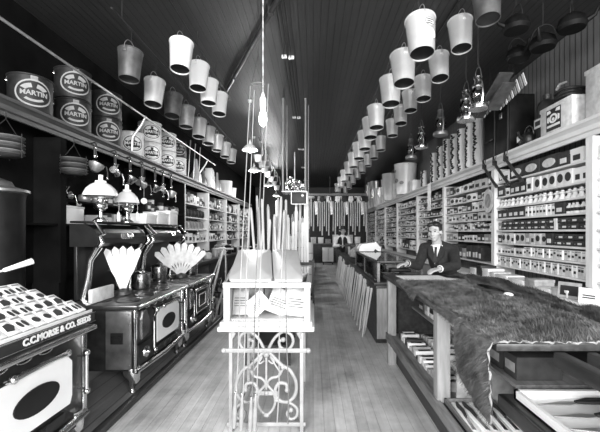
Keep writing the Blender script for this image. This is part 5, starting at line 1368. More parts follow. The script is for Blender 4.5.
scroll('scroll', lambda: arc_pts(pxs([(284, 372), (280, 378), (273, 380), (269, 386), (275, 394), (277, 404), (274, 412), (269, 417)])), .011)
scroll('scroll', lambda: arc_pts(pxs([(277, 402), (284, 404), (292, 405), (299, 411), (298, 419), (292, 421), (289, 415), (293, 412)])), .011)
scroll('leaf', lambda: arc_pts(pxs([(270, 362), (274, 365), (276, 363), (272, 358), (278, 368), (283, 374), (285, 369)])), .007)
part('rosette', lambda b: (b.ball((XM, IY, H-(356-CY)/135), .024), b.box(XM-.008, XM+.008, IY-.008, IY+.008, .32, .60, 0, .003), b.ball((XM, IY, H-(395-CY)/135), .02), b.box(XM-.085, XM+.085, IY-.006, IY+.006, H-(397-CY)/135, H-(393-CY)/135)), 'pale_iron')
# papers standing in the case
def sheet(cx, cz, w, h, ang, y, m, lab, fold=True):
    b = MB(); 
    c, s = math.cos(ang), math.sin(ang)
    b.prism([(-w/2, -h/2), (w/2, -h/2), (w/2, h/2), (-w/2, h/2)], (cx, y, cz), (c, 0, s), (-s, .25, c), .004)
    for q in range(4): b.prism([(-w*.4, h*(.1+.09*q-.3)), (w*.4*(1-.3*(q % 2)), h*(.1+.09*q-.3)), (w*.4*(1-.3*(q % 2)), h*(.13+.09*q-.3)), (-w*.4, h*(.13+.09*q-.3))], (cx, y-.004, cz), (c, 0, s), (-s, .25, c), .002, 1)
    tag(b.build('leaflet', [m, 'darkcard']), lab, 'leaflet', 'leaflets standing in the display case')
sheet(-.565, .965, .12, .22, .0, 2.82, 'grey', 'grey leaflet at the left end of the display case')
sheet(-.44, .93, .2, .14, .75, 2.80, 'card', 'white leaflet lying slantwise in the display case, second from the left')
sheet(-.27, .95, .16, .2, -.35, 2.86, 'card', 'white leaflet tilted in the middle of the display case')
sheet(-.135, .96, .15, .22, -.1, 2.80, 'card', 'white leaflet at the right end of the display case')
for i, (x, w, m) in enumerate(((-.5, .15, 'card'), (-.33, .15, 'grey'), (-.16, .15, 'white'))):
    b = MB(); b.box(x-w/2, x+w/2, 3.05, 3.2, .846, 1.02, 0, .006); b.box(x-w/2-.003, x+w/2+.003, 3.047, 3.203, .98, 1.022); tag(b.build('carton', m), '%s box at the back of the display case' % {'card': 'pale', 'grey': 'grey', 'white': 'white'}[m], 'box', 'boxes in the display case')

# buggy whips hung in front of the stand
wh = [(234, 428, 250, 86), (241, 430, 254, 90), (250, 432, 264, 96), (254.5, 430, 268, 84), (277, 424, 283.5, 210), (288, 424, 285, 210)]
YW = 2.56
for i, (xb_, yb_, xt_, yt_) in enumerate(wh):
    p0 = at(xb_, yb_, YW); p1 = at(xt_, yt_, YW)
    p0.z = max(p0.z, .03)
    t = thing('buggy_whip', p0, 'long thin buggy whip hanging in front of the display stand, %s from the left' % nth(i), 'whip', 'buggy whips hanging before the display stand')
    d = p1-p0; d.y = 0; thick = i < 4
    b = MB(); b.tube([d*s+Vector((.006*math.sin(9*s), 0, 0)) for s in (0, .04, .08, .12, .2, .4, .7, 1)], [.005]*3+[.0045, .0042, .004, .0032, .0024], 7); b.build('lash', 'whippale' if i % 3 != 2 else 'whipdark', t)
    if thick:
        b = MB(); b.tube([d*s for s in (-.0, .01, .05, .085, .1)], [.011, .016, .017, .012, .006], 10); b.build('grip', 'whippale', t)
        b = MB(); b.tube([d*s for s in (.1, .106)], [.012, .012], 10); b.build('ferrule', 'nickel', t)
# ring rack that holds them
pr = at(258, 84, YW)
t = thing('whip_rack', (pr.x, YW, pr.z), 'small ring rack holding the whip tips below the ceiling', 'whip rack')
b = MB(); b.tube([(.045*math.cos(a), .03*math.sin(a), 0) for a in [2*PI*k/24 for k in range(24)]], .0025, 6, closed=True); b.build('ring', 'tindark', t)
b = MB(); b.tube([(-.045, 0, 0), (0, 0, .2)], .001, 4); b.tube([(.045, 0, 0), (0, 0, .2)], .001, 4); b.tube([(0, 0, .2), (0, 0, CEIL-pr.z)], .0012, 4); b.build('hanger', 'cable', t)

# hanging wire frame with a tray of coiled chain and a dark sign below it
Yf = 7.0; fx0, fx1 = (283-CX)*Yf/F, (305.5-CX)*Yf/F; zt = H-(191-CY)*Yf/F
t = thing('hanging_tray', ((fx0+fx1)/2, Yf, zt), 'tray hung on long metal rods from the ceiling over the middle of the shop', 'hanging tray', world=True)
for x in (fx0, fx1):
    b = MB(); b.cyl((x, Yf, zt), (x, Yf, CEIL), .018, n=8); b.build('rod', 'pale_iron', t)
    b = MB(); b.cyl((x+.05, Yf+.4, zt), (x+.05, Yf+.4, CEIL), .01, n=8); b.build('rod', 'post', t)
b = MB(); b.cyl(((fx0+fx1)/2, Yf+.2, zt), ((fx0+fx1)/2, Yf+.2, 3.1), .012, n=8); b.build('spindle', 'tindull', t)
b = MB(); b.box(fx0-.03, fx1+.03, Yf-.03, Yf+.45, zt-.02, zt, 0, .004); b.build('tray', 'tin', t)
t2 = thing('chain_heap', ((fx0+fx1)/2, Yf+.2, zt), 'heap of bright coiled chain rings on the hanging tray', 'chain', world=True)
b = MB(); rr = random.Random(5)
for k in range(70):
    x = rr.uniform(fx0+.03, fx1-.03); q = (x-fx0)/(fx1-fx0); z = zt+.03+rr.uniform(0, .26)*(.35+.65*math.sin(PI*min(1, q*.8+.25))); y = Yf+rr.uniform(.02, .4)
    a = rr.uniform(0, PI); tl = rr.uniform(-1, 1); r = .026
    b.tube([(x+r*math.cos(u)*math.cos(a), y+r*math.cos(u)*math.sin(a), z+r*math.sin(u)*(.8)+.006*math.cos(u+tl)) for u in [2*PI*i/9 for i in range(9)]], .006, 5, closed=True)
o = b.build('chain_heap', 'nickel', t2); o['kind'] = 'stuff'
zs = H-(192.5-CY)*Yf/F
t = thing('hanging_sign', ((291+307)/2*Yf/F-CX*Yf/F, Yf-.02, zt-.25), 'dark square sign with white dot hanging below the tray', 'sign', world=True)
sx0, sx1 = (291-CX)*Yf/F, (307-CX)*Yf/F
b = MB(); b.box(sx0, sx1, Yf+.0, Yf+.02, zt-.26, zt-.022, 0, .003); b.build('board', 'dark', t)
b = MB()
for a in ((sx0, sx0+.012, zt-.26, zt-.022), (sx1-.012, sx1, zt-.26, zt-.022), (sx0, sx1, zt-.26, zt-.248)): b.box(a[0], a[1], Yf-.006, Yf+.002, a[2], a[3])
b.build('edge', 'tindull', t)
b = MB(); b.lathe(((302.5-CX)*Yf/F, Yf, H-(195.5-CY)*Yf/F), (0, -1, 0), [(0, 0), (.028, 0), (.02, .014), (0, .018)], 14); b.build('dot', 'white', t)

# bundle of tall pale handles standing behind the display case
rr = random.Random(21); k = 0
t = thing('handle_barrel', (-.62, 5.6, 0), 'round wooden barrel holding tall pale tool handles behind the display case', 'barrel')
b = MB(); b.lathe((0, 0, 0), (0, 0, 1), [(0, 0), (.24, 0), (.3, .3), (.3, .45), (.25, .78), (.23, .78), (.28, .45), (.22, .02), (0, .02)], 26); b.build('staves', 'woodmid', t)
for z, r in ((.12, .27), (.3, .302), (.5, .3), (.68, .272)):
    b = MB(); b.lathe((0, 0, z), (0, 0, 1), [(r-.004, 0), (r+.006, .0), (r+.006, .035), (r-.004, .035)], 26); b.build('hoop', 'sheet', t)
def tall_handle(x, y, z0, L, lean, lab, grp, m='wood', r=.019, head=0):
    t = thing('tool_handle', (x, y, z0), lab, 'handle', grp)
    b = MB(); d = Vector((lean[0], lean[1], 1)).normalized()*L
    b.tube([d*0, d*.25+Vector((.008, 0, 0)), d*.6-Vector((.008, 0, 0)), d*.97, d], [r*.8, r*1.05, r, r*1.1, r*.6], 8); b.build('shaft', m, t)
    if head:
        b = MB(); b.tube([d*.0, d*.03], [r*1.25, r*1.25], 8); b.build('ferrule', 'tindull', t)
    return t
for i in range(13):
    a = i*2.4; q = .19*math.sqrt((i+.5)/13); x = -.62+q*math.cos(a); y = 5.6+q*math.sin(a)
    tall_handle(x, y, .03, 1.75+rr.uniform(-.1, .3), (q*math.cos(a)*.45+rr.uniform(-.02, .02), q*math.sin(a)*.3), 'tall pale tool handle standing in the barrel behind the display case, %s from the left' % nth(sorted(range(13), key=lambda j: math.sqrt((j+.5)/13)*math.cos(j*2.4)).index(i)), 'tall handles in the barrel')
# second bundle, broad boards, farther back
t = thing('board_rack', (-.45, 7.6, 0), 'low dark wooden rack holding upright white boards in the middle of the shop', 'rack', world=True)
for x in (-.9, -.02):
    for y in (7.35, 7.85): b = MB(); b.box(x, x+.05, y, y+.05, 0, .9); b.build('upright', 'wooddark', t)
for y in (7.35, 7.85):
    for z in (.1, .82): b = MB(); b.box(-.85, -.02, y+.01, y+.04, z, z+.06); b.build('rail', 'wooddark', t)
b = MB(); b.box(-.88, .01, 7.4, 7.85, .04, .07); b.build('bottom_shelf', 'wooddark', t)
for i in range(12):
    x = -.82+i*.065; h = 1.75+.35*math.sin(i*1.9)+(.2 if i > 5 else 0)
    b = MB(); lean = rr.uniform(-.03, .03)
    b.prism([(-.024, 0), (.024, 0), (.024+lean, h), (.0+lean, h+.03), (-.024+lean, h)], (x, 7.6+rr.uniform(-.12, .12), .071), (1, 0, 0), (0, 0, 1), .022)
    tag(b.build('white_board', 'white' if i % 4 else 'wood'), 'upright %s board in the middle rack, %s from the left' % ('white' if i % 4 else 'pale wooden', nth(i)), 'board', 'upright boards in the middle rack')
# rolls of floor cloth at the aisle side
for i, (px, Y, h, r, m) in enumerate(((304, 9.2, 1.85, .1, 'card'), (309, 10.3, 1.2, .12, 'cream'), (300, 8.7, 1.5, .09, 'white'), (306, 11.4, 1.6, .12, 'grey'))):
    x = (px-CX)*Y/F
    t = thing('floor_cloth_roll', (x, Y, 0), '%s roll of floor cloth standing beside the middle aisle, %s from the front' % ({'card': 'tall pale', 'cream': 'short cream', 'white': 'white', 'grey': 'grey'}[m], ['second', 'third', 'first', 'last'][i]), 'roll', 'rolls of floor cloth beside the aisle')
    b = MB(); b.lathe((0, 0, 0), (0, 0, 1), [(0, 0), (r, 0), (r, h), (r*.72, h), (r*.7, h-.02), (r*.5, h-.02), (r*.48, h), (r*.25, h), (r*.22, h-.05), (0, h-.05)], 20); b.build('roll', m, t)
    b = MB(); 
    for z in (h*.25, h*.75): b.tube([(math.cos(a)*(r+.003), math.sin(a)*(r+.003), z) for a in [2*PI*k/20 for k in range(20)]], .006, 5, closed=True)
    b.build('tie', 'cable', t)

# low tables with goods running down the middle
for j, (ya, yb) in enumerate(((4.0, 5.2), (6.2, 7.2), (8.1, 11.6), (12.0, 15.6))):
    xa, xb2 = (-.8, -.22) if j < 2 else (-.95, -.32)
    t = thing('goods_table', ((xa+xb2)/2, (ya+yb)/2, 0), 'dark wooden goods table in the middle row, %s behind the display case' % nth(j), 'table', 'goods tables in the middle row', world=True)
    b = MB(); b.box(xa, xb2, ya, yb, .72, .76, 0, .005); b.build('top', 'wooddark', t)
    for x in (xa+.03, xb2-.08):
        for y in (ya+.04, yb-.09): b = MB(); b.box(x, x+.05, y, y+.05, 0, .72); b.build('leg', 'wooddark', t)
    b = MB(); b.box(xa+.04, xb2-.04, ya+.05, yb-.05, .2, .225); b.build('lower_shelf', 'wooddark', t)
    n = int((yb-ya)/.3)
    for i in range(n):
        y = ya+.12+i*.3; w = R.uniform(.16, .26); h = R.uniform(.15, .42) if j < 2 else R.uniform(.3, .9)
        if j == 0: h = R.uniform(.1, .34)
        m = ['white', 'darkcard', 'card', 'grey', 'tin'][(i*3+j) % 5]
        for s in range(2):
            if R.random() < .12: continue
            xx = xa+.16+s*.27; hh = h*R.uniform(.6, 1.0); mm = m if s else ['darkcard', 'white', 'grey', 'card'][(i+j) % 4]
            b = MB()
            if (i+s) % 3 == 0:
                b.lathe((xx, y+.1, .761), (0, 0, 1), [(0, 0), (.1, 0), (.11, hh*.6), (.08, hh*.85), (.085, hh), (0, hh)], 16); nm = 'tin_can'; wd = 'round can'
            else:
                b.box(xx-.11, xx+.11, y, y+w, .761, .761+hh, 0, .006); b.box(xx-.115, xx+.115, y-.004, y+w+.004, .761+hh*.78, .761+hh+.003, 0, .004); nm = 'carton'; wd = 'carton'
            o = b.build(nm, mm); tag(o, '%s on the %s middle table, %s from the front in the %s row' % (wd, nth(j), nth(i), ['left', 'right'][s]), 'can' if nm == 'tin_can' else 'box', 'goods on the %s middle table' % nth(j))
    # upright handles at the table's far end
    for i in range(7 if j in (2, 3) else 4):
        x = xa+.08+i*.07; tall_handle(x, yb+.12+rr.uniform(0, .1), .01, 1.9+rr.uniform(-.35, .3), (rr.uniform(-.05, .05), .02), 'pale handle standing behind the %s middle table, %s from the left' % (nth(j), nth(i)), 'handles standing behind the %s middle table' % nth(j))

# hand cultivator with a spoked wheel beside the last range
Yw = 5.95
t = thing('hand_cultivator', (-1.62, Yw, .05), 'wheeled hand cultivator with spoked wheel and slanting pale handles beyond the ranges', 'cultivator', world=True)
b = MB(); wr = .19; wc = Vector((-1.62, Yw-.1, .05+wr))
b.tube([(wc.x, wc.y+wr*math.cos(a), wc.z+wr*math.sin(a)) for a in [2*PI*k/28 for k in range(28)]], .016, 8, closed=True); w_ = b.build('wheel', 'tindull', t)
for k in range(8):
    a = 2*PI*k/8; b = MB(); b.cyl(wc, (wc.x, wc.y+wr*math.cos(a), wc.z+wr*math.sin(a)), .007, n=6); b.build('spoke', 'tindull', w_)
b = MB(); b.cyl((wc.x-.05, wc.y, wc.z), (wc.x+.05, wc.y, wc.z), .025, n=10); b.build('hub', 'nickel', w_)
for dx in (-.06, .06):
    b = MB(); b.tube([(wc.x+dx, wc.y, wc.z), (wc.x+dx*1.5, wc.y+.4, wc.z+.35), (wc.x+dx*3+.05, wc.y+1.1, 1.1), (wc.x+dx*3.4+.05, wc.y+1.3, 1.14)], [.016, .02, .02, .022], 8); b.build('handle', 'wood', t)
for k in range(3):
    b = MB(); b.tube([(wc.x-.08+k*.08, wc.y+.35, wc.z+.2), (wc.x-.08+k*.08, wc.y+.42, wc.z-.02), (wc.x-.08+k*.08, wc.y+.34, .07)], [.012, .014, .02], 6); b.build('tine', 'iron', t)
b = MB(); b.tube([(wc.x-.12, wc.y+.33, wc.z+.22), (wc.x+.12, wc.y+.33, wc.z+.22)], .014, 6); b.build('cross_bar', 'iron', t)
# lawn mower and dark machines beyond it
for i, (y, s) in enumerate(((7.2, 1.0), (8.4, 1.1), (9.7, 1.0))):
    t = thing('lawn_mower', (-1.95, y, .05), 'dark hand mower with slanting handle on the platform, %s beyond the cultivator' % nth(i), 'mower', 'hand mowers on the platform', rz=-.3*i)
    for q in (-1, 1):
        b = MB(); b.tube([(q*.24, .17*math.cos(a), .18+.17*math.sin(a)) for a in [2*PI*k/22 for k in range(22)]], .02, 8, closed=True); w_ = b.build('wheel', 'iron', t)
        for k in range(5):
            a = 2*PI*k/5; b = MB(); b.cyl((q*.24, 0, .18), (q*.24, .17*math.cos(a), .18+.17*math.sin(a)), .01, n=6); b.build('spoke', 'tindull', w_)
    b = MB(); b.cyl((-.24, 0, .18), (.24, 0, .18), .05, n=12); 
    b.build('reel', 'tindark', t)
    for q in (-1, 1):
        b = MB(); b.tube([(q*.2, 0, .18), (q*.12, .35, .6), (q*.03, .7, 1.05)], .015, 8); b.build('handle_bar', 'wood', t)
    b = MB(); b.tube([(-.2, .72, 1.08), (.2, .72, 1.08)], .02, 8); b.build('grip', 'wood', t)

# ------------------------------------------------------------------ tools hung from a beam across the back
YT = 17.0; zT = 3.26
t = thing('tool_beam', (1.2, YT, zT), 'wooden beam across the back of the shop with hanging tools', 'beam', world=True)
b = MB(); b.box(-.35, 2.55, YT-.05, YT+.05, zT-.05, zT+.06, 0, .008); b.build('beam', 'post', t)
for x in (-.3, .8, 1.6, 2.5): b = MB(); b.cyl((x, YT, zT+.05), (x, YT, CEIL), .018, n=8); b.build('hanger', 'tindark', t)
b = MB(); b.box(-.35, 2.2, YT+.3, YT+.34, zT+.08, zT+.2); 
tools = []
def tool(i, x, kind):
    z = zT-.06
    t = thing(kind, (x, YT-.06-.03*(i % 3), z), '%s hanging from the back beam, %s from the left' % ({'shovel': 'shovel', 'garden_fork': 'garden fork', 'hay_rake': 'pale wooden rake', 'hand_saw': 'hand saw'}[kind], nth(i)), {'shovel': 'shovel', 'garden_fork': 'fork', 'hay_rake': 'rake', 'hand_saw': 'saw'}[kind], 'tools hanging from the back beam')
    b = MB(); L = 1.35+.25*math.sin(i*2.1)
    b.tube([(0, 0, -.02), (0, 0, .03)], .006, 5); b.build('hook', 'cable', t)
    if kind == 'shovel':
        b = MB(); b.prism([(-.1, 0), (.1, 0), (.12, -.2), (.0, -.36), (-.12, -.2)], (0, -.01, -.02), (1, 0, 0), (0, 0, 1), .012); b.build('blade', 'dark' if i % 2 else 'tindull', t)
        b = MB(); b.tube([(0, -.01, -.3), (.01, -.01, -.3-L*.5), (0, -.01, -.3-L)], .03, 8); b.build('shaft', 'cream', t)
    elif kind == 'garden_fork':
        b = MB()
        for q in (-1.5, -.5, .5, 1.5): b.tube([(q*.05, 0, -.02), (q*.05, 0, -.22), (q*.02, 0, -.3)], .011, 6)
        b.tube([(-.08, 0, -.24), (.08, 0, -.24)], .014, 6); b.build('tines', 'dark', t)
        b = MB(); b.tube([(0, 0, -.26), (.012, 0, -.3-L*.5), (0, 0, -.3-L)], .028, 8); b.build('shaft', 'card', t)
    elif kind == 'hay_rake':
        b = MB(); b.box(-.15, .15, -.02, .02, -.07, -.02, 0, .005)
        for q in range(7): b.cyl((-.14+q*.046, 0, -.07), (-.14+q*.046, -.01, -.14), .008, n=6)
        b.build('head', 'white', t)
        b = MB(); b.tube([(0, 0, -.05), (0, 0, -.3-L*.6), (0, 0, -.3-L)], .024, 8); b.build('shaft', 'white', t)
    else:
        b = MB(); b.prism([(-.06, -.25), (.06, -.25), (.09, -.85), (-.02, -.9)], (0, 0, 0), (1, 0, 0), (0, 0, 1), .006); b.build('blade', 'tindull', t)
        b = MB(); b.tube([(.0, 0, -.04), (.07, 0, -.08), (.07, 0, -.2), (.0, 0, -.26), (-.07, 0, -.2), (-.07, 0, -.08)], .022, 8, closed=True); b.build('handle', 'wooddark', t)
for i in range(28):
    tool(i, -.29+i*.103, ['shovel', 'garden_fork', 'hay_rake', 'shovel', 'hand_saw', 'garden_fork', 'shovel'][i % 7])
# low white stand and back counter
t = thing('enamel_stand', (.72, 16.6, 0), 'small white enamelled cupboard on dark legs at the far end of the aisle', 'cupboard', world=True)
b = MB(); b.box(.44, .94, 16.5, 16.9, .14, .78, 0, .01); b.build('body', 'white', t)
for x in (.45, .88):
    for y in (16.52, 16.83): b = MB(); b.box(x, x+.05, y, y+.05, 0, .14); b.build('leg', 'dark', t)
b = MB(); b.box(.69, .70, 16.49, 16.5, .2, .74); b.build('door_gap', 'dark', t)
t = thing('back_counter', (.6, 17.6, 0), 'dark counter closing the aisle at the back of the shop', 'counter', world=True)
b = MB(); b.box(-.9, 2.6, 17.5, 18.1, 0, .9, 0, .01); b.build('base', 'wooddark', t)
b = MB(); b.box(-.94, 2.64, 17.46, 18.14, .9, .94, 0, .006); b.build('top', 'woodmid', t)
for i in range(9):
    x = -.7+i*.36; h = R.uniform(.15, .5); m = ['white', 'darkcard', 'card', 'white', 'grey'][i % 5]
    b = MB(); b.box(x-.13, x+.13, 17.6, 17.9, .941, .941+h, 0, .006); b.box(x-.135, x+.135, 17.595, 17.905, .941+h*.8, .941+h+.004, 0, .004)
    tag(b.build('carton', m), '%s box on the back counter, %s from the left' % ({'white': 'white', 'darkcard': 'dark', 'card': 'pale', 'grey': 'grey'}[m], nth(i)), 'box', 'boxes on the back counter')
# ------------------------------------------------------------------ people
def remeshed(mb, name, mats, parent, voxel, smooth=6, world=True):
    root = parent
    if world: mb.v = [p-root.location for p in mb.v]
    tmp = bpy.data.objects.new('tmp', mb.mesh('tmp', mats)); COL.objects.link(tmp)
    md = tmp.modifiers.new('r', 'REMESH'); md.mode = 'VOXEL'; md.voxel_size = voxel; md.use_smooth_shade = True
    sm = tmp.modifiers.new('s', 'SMOOTH'); sm.factor = .5; sm.iterations = smooth
    dg = bpy.context.evaluated_depsgraph_get(); dg.update()
    me = bpy.data.meshes.new_from_object(tmp.evaluated_get(dg)); me.name = name
    bpy.data.objects.remove(tmp)
    me.materials.clear()
    for m in (mats if isinstance(mats, (list, tuple)) else [mats]): me.materials.append(M[m])
    for p in me.polygons: p.use_smooth = True
    o = bpy.data.objects.new(name, me); o.parent = parent; COL.objects.link(o)
    return o
def limb(b, pts, rs, n=14):
    pts = [Vector(p) for p in pts]
    for (p, q, r0, r1) in zip(pts, pts[1:], rs, rs[1:]):
        b.tube([p, p.lerp(q, .5), q], [r0, (r0+r1)/2, r1], n)
    for p, r in zip(pts, rs): b.ball(p, r, 0, 14, 8)
def head(b, c, f, up, s=1.0):
    """face looking along f; c = head centre; returns axes"""
    f = Vector(f).normalized(); up = Vector(up).normalized(); r = f.cross(up).normalized(); up = r.cross(f)
    def P(a, bb, cc): return Vector(c)+(r*a+f*bb+up*cc)*s
    tmp = MB()
    def el(p, rad, rot=True):
        t = MB(); t.ball((0, 0, 0), 1, 0, 18, 12)
        tmp.add([P(p[0]+v.x*rad[0], p[1]+v.y*rad[1], p[2]+v.z*rad[2]) for v in t.v], t.f, 0, True)
    el((0, -.012, .03), (.074, .094, .088)); el((0, .02, -.03), (.06, .07, .078)); el((0, .05, -.085), (.034, .032, .03))
    el((0, .088, -.012), (.013, .022, .03)); el((0, .096, -.026), (.017, .015, .011))          # nose
    el((0, .078, .035), (.05, .02, .014))                                                        # brow
    for q in (-1, 1):
        el((q*.042, .045, -.02), (.028, .03, .026)); el((q*.077, -.005, -.01), (.012, .02, .032))
    el((0, .08, -.058), (.024, .014, .007)); el((0, .078, -.068), (.02, .014, .008))            # lips
    b.addm(tmp)
    return P
def hand(b, wrist, d, n, s=1.0, curl=.5, thumb=1):
    """palm leaves the wrist along d, back of the hand faces n"""
    d = Vector(d).normalized(); n = Vector(n).normalized(); w = d.cross(n).normalized(); n = w.cross(d)
    W = Vector(wrist)
    for k in range(4):
        off = (k-1.5)*.02*s; L = (.07, .08, .076, .06)[k]*s
        base = W+d*.09*s+w*off
        limb(b, [W+w*off*.6+d*.01, base], [.015*s, .012*s], 8)
        a = 0; p = base; pts = [p]; rs = [.0105*s]
        for j, q in enumerate((.45, .32, .23)):
            a += curl*(.5+.2*j); p = p+(d*math.cos(a)-n*math.sin(a))*L*q; pts.append(p); rs.append((.0095-.001*j)*s)
        limb(b, pts, rs, 8)
    p0 = W+d*.03*s+w*thumb*.025*s; p1 = p0+(d*.6+w*thumb*.75-n*.2).normalized()*.04*s; p2 = p1+(d*.9+w*thumb*.3-n*.3).normalized()*.035*s
    limb(b, [p0, p1, p2], [.015*s, .0125*s, .0095*s], 8)
def eyes(parent, P, name='eye', s=1.0):
    for q in (-1, 1):
        b = MB(); b.ball(P(q*.031, .0755, .012), (.0105*s, .0105*s, .0065*s), 0, 12, 8); e = b
        root = parent
        e.v = [p for p in e.v]; o = e.build('eye', 'ink', parent)

# clerk behind the counter, leaning over a paper
CX_, CY_ = 1.66, 4.62
t = thing('person', (CX_, CY_, 0), 'person in dark suit and tie leaning over papers behind the counter at right', 'person', world=True)
hc = Vector((1.53, 4.52, 1.50))
fdir = Vector((-.62, -.78, -.12))
chest = Vector((1.62, 4.62, 1.2)); pelvis = Vector((1.76, 4.74, .92))
b = MB()
PH = head(b, hc, fdir, (-.12, -.05, 1))
limb(b, [hc+Vector((.02, .015, -.07)), Vector((1.58, 4.575, 1.33)), Vector((1.62, 4.62, 1.25))], [.056, .062, .075])
limb(b, [chest+Vector((0, 0, .05)), chest, pelvis], [.1, .11, .11])
# right arm (left in the picture) reaches toward the case; left arm rests on the papers
shR = Vector((1.47, 4.73, 1.285)); elR = Vector((1.33, 4.55, 1.07)); wrR = Vector((1.16, 4.42, 1.115))
shL = Vector((1.765, 4.55, 1.265)); elL = Vector((1.71, 4.3, 1.10)); wrL = Vector((1.46, 4.15, 1.075))
limb(b, [shR, elR, wrR], [.05, .042, .03]); limb(b, [shL, elL, wrL], [.05, .042, .03])
hand(b, wrR, (-.9, -.35, -.1), (0, 0, 1), 1.0, .45, -1)
hand(b, wrL, (-.85, -.35, -.12), (-.1, -.2, 1), 1.05, .4, 1)
for s in (-1, 1):
    hp = pelvis+Vector((.06*s, -.06*s, -.03)); limb(b, [hp, Vector((1.74+.09*s, 4.74-.08*s, .5)), Vector((1.76+.1*s, 4.78-.09*s, .09))], [.085, .06, .042]); limb(b, [Vector((1.76+.1*s, 4.78-.09*s, .05)), Vector((1.68+.1*s, 4.66-.09*s, .035))], [.04, .034])
remeshed(b, 'body', 'skin', t, .007, 4)
eyes(t, PH)
b = MB(); b.add([PH(v.x, v.y, v.z) for v in MB().box(-.022, .022, .083, .094, -.064, -.061).v], [(0, 1, 3, 2), (4, 6, 7, 5), (0, 4, 5, 1), (2, 3, 7, 6), (0, 2, 6, 4), (1, 5, 7, 3)]); b.build('mouth', 'vest', t)
for q in (-1, 1):
    bb = MB(); bb.tube([PH(q*.014, .09, .034), PH(q*.032, .0895, .038), PH(q*.05, .076, .032)], .0032, 6); bb.build('eyebrow', 'hair', t)
# hair: cap over the skull with a side part
b = MB()
rr = random.Random(2)
def hb(p, rad):
    tt = MB(); tt.ball((0, 0, 0), 1, 0, 16, 10); b.add([PH(p[0]+v.x*rad[0], p[1]+v.y*rad[1], p[2]+v.z*rad[2]) for v in tt.v], tt.f, 0, True)
hb((0, -.03, .062), (.082, .09, .072)); hb((0, -.06, .01), (.074, .06, .075)); hb((.03, .045, .098), (.05, .035, .026)); hb((-.035, .04, .095), (.04, .035, .024))
for q in (-1, 1): hb((q*.07, -.005, .035), (.014, .04, .035))
remeshed(b, 'hair', 'hair', t, .006, 3)
# clothes
b = MB()
limb(b, [chest+Vector((0, .01, .07)), chest+Vector((.01, 0, -.05)), pelvis+Vector((0, 0, .0)), pelvis+Vector((.01, .01, -.14))], [.125, .148, .145, .15], 18)
limb(b, [Vector((1.60, 4.61, 1.29)), shR], [.1, .08]); limb(b, [Vector((1.64, 4.6, 1.29)), shL], [.1, .08])
limb(b, [shR, elR, wrR.lerp(elR, .12)], [.074, .06, .047]); limb(b, [shL, elL, wrL.lerp(elL, .12)], [.075, .061, .048])
remeshed(b, 'jacket', 'cloth', t, .011, 5)
fd = Vector((-.62, -.78, 0)).normalized(); rt = fd.cross(Vector((0, 0, 1)))
def chestp(a, z, out): return chest+fd*(out)+rt*a+Vector((0, 0, z))
b = MB(); b.tube([Vector((1.575, 4.57, 1.325))+(rt*math.cos(a)+fd*math.sin(a))*.062 for a in [2*PI*k/20 for k in range(20)]], .017, 8, closed=True); b.build('collar', 'shirt', t)
b = MB(); b.prism([(-.05, .14), (.045, .14), (.03, .0), (.0, -.1), (-.025, .0)], chestp(-.01, -.01, .158), rt, Vector((fd.x*-.25, fd.y*-.25, 1)), .02); b.build('shirt_front', 'shirt', t)
b = MB(); b.prism([(-.016, .115), (.016, .115), (.012, .085), (.022, -.06), (0, -.085), (-.022, -.06), (-.012, .085)], chestp(-.008, .0, .172), rt, Vector((fd.x*-.25, fd.y*-.25, 1)), .014); b.build('necktie', 'ink', t)
for (w, e) in ((wrR, elR), (wrL, elL)):
    d = (w-e).normalized(); b = MB(); b.tube([w-d*.035, w-d*.005], [.042, .041], 14); b.build('shirt_cuff', 'shirt', t)
for s, (a0, a1) in ((-1, (-.07, -.03)), (1, (.06, .02))):
    b = MB(); b.prism([(a0*.8, .15), (a0*.8+s*.05, .1), (a0+s*.03, .02), (.0, -.11), (a1*.9, .02)], chestp(-.008, -.005, .166), rt, Vector((fd.x*-.25, fd.y*-.25, 1)), .012); b.build('lapel', 'cloth', t)
b = MB()
for s in (-1, 1):
    hp = pelvis+Vector((.06*s, -.06*s, -.03)); limb(b, [hp, Vector((1.74+.09*s, 4.74-.08*s, .5)), Vector((1.76+.1*s, 4.78-.09*s, .1))], [.115, .09, .075])
limb(b, [pelvis, pelvis+Vector((0, 0, -.1))], [.14, .13]); remeshed(b, 'trousers', 'cloth', t, .014, 5)
for s in (-1, 1):
    b = MB(); limb(b, [Vector((1.77+.1*s, 4.79-.09*s, .055)), Vector((1.67+.1*s, 4.65-.09*s, .042))], [.052, .042], 12); b.ball((1.77+.1*s, 4.79-.09*s, .02), (.05, .05, .02)); remeshed(b, 'shoe', 'ink', t, .012, 3)

# man in the hat and apron at the far end of the counter
MX, MY = .98, 12.0
t = thing('person', (MX, MY, 0), 'person in dark hat and vest with white sleeves at the far end of the aisle', 'person', world=True)
hc = Vector((MX+.02, MY-.04, 1.53)); fdir = Vector((-.15, -1, -.1))
b = MB(); PH = head(b, hc, fdir, (0, 0, 1))
limb(b, [hc+Vector((0, .02, -.08)), Vector((MX, MY, 1.34))], [.05, .062]); limb(b, [Vector((MX, MY, 1.28)), Vector((MX, MY, 1.1)), Vector((MX, MY+.02, .9))], [.11, .12, .12])
sl = Vector((MX-.19, MY, 1.3)); sr = Vector((MX+.19, MY, 1.3)); el_ = Vector((MX-.27, MY-.05, 1.04)); er = Vector((MX+.27, MY-.05, 1.05)); wl = Vector((MX-.12, MY-.24, 1.06)); wr = Vector((MX+.1, MY-.26, 1.05))
limb(b, [sl, el_, wl], [.05, .042, .03]); limb(b, [sr, er, wr], [.05, .042, .03])
hand(b, wl, (.85, -.4, 0), (0, -.3, 1), 1, .5, -1); hand(b, wr, (-.85, -.4, 0), (0, -.3, 1), 1, .5, 1)
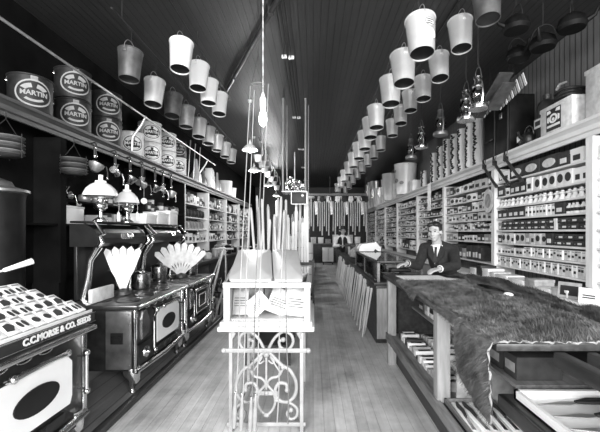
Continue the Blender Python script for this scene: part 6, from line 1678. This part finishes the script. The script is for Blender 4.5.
for s in (-1, 1): limb(b, [Vector((MX+.09*s, MY+.02, .88)), Vector((MX+.1*s, MY, .48)), Vector((MX+.1*s, MY+.03, .08))], [.085, .06, .042]); limb(b, [Vector((MX+.1*s, MY+.03, .05)), Vector((MX+.12*s, MY-.12, .035))], [.04, .034])
remeshed(b, 'body', 'skin', t, .009, 4); eyes(t, PH)
b = MB(); b.lathe(hc+Vector((0, 0, .055)), (0, .12, 1), [(0, .0), (.17, -.008), (.18, .0), (.17, .008), (.1, .012), (.098, .05), (.09, .1), (.06, .12), (0, .105)], 24); b.build('hat', 'ink', t)
b = MB(); limb(b, [sl, el_, wl.lerp(el_, .1)], [.075, .062, .05]); limb(b, [sr, er, wr.lerp(er, .1)], [.075, .062, .05]); limb(b, [Vector((MX, MY, 1.3)), sl], [.09, .075]); limb(b, [Vector((MX, MY, 1.3)), sr], [.09, .075]); limb(b, [Vector((MX, MY, 1.33)), Vector((MX, MY, 1.0))], [.1, .13]); remeshed(b, 'shirt', 'shirt', t, .013, 5)
b = MB(); limb(b, [Vector((MX-.06, MY, 1.26)), Vector((MX-.05, MY, 1.1)), Vector((MX-.03, MY, .93))], [.115, .125, .13]); limb(b, [Vector((MX+.06, MY, 1.26)), Vector((MX+.05, MY, 1.1)), Vector((MX+.03, MY, .93))], [.115, .125, .13]); remeshed(b, 'vest', 'cloth', t, .013, 4)
b = MB(); b.prism([(-.035, .17), (.035, .17), (0, 0)], (MX-.01, MY-.128, 1.2), (1, 0, 0), (0, .0, 1), .02); b.build('shirt_front', 'shirt', t)
b = MB()
for s in (-1, 1): limb(b, [Vector((MX+.08*s, MY+.02, .9)), Vector((MX+.1*s, MY, .48)), Vector((MX+.1*s, MY+.03, .09))], [.125, .095, .075])
remeshed(b, 'trousers', 'vest', t, .014, 5)
for s in (-1, 1):
    b = MB(); limb(b, [Vector((MX+.1*s, MY+.05, .055)), Vector((MX+.12*s, MY-.12, .042))], [.05, .042], 12); remeshed(b, 'shoe', 'ink', t, .012, 3)
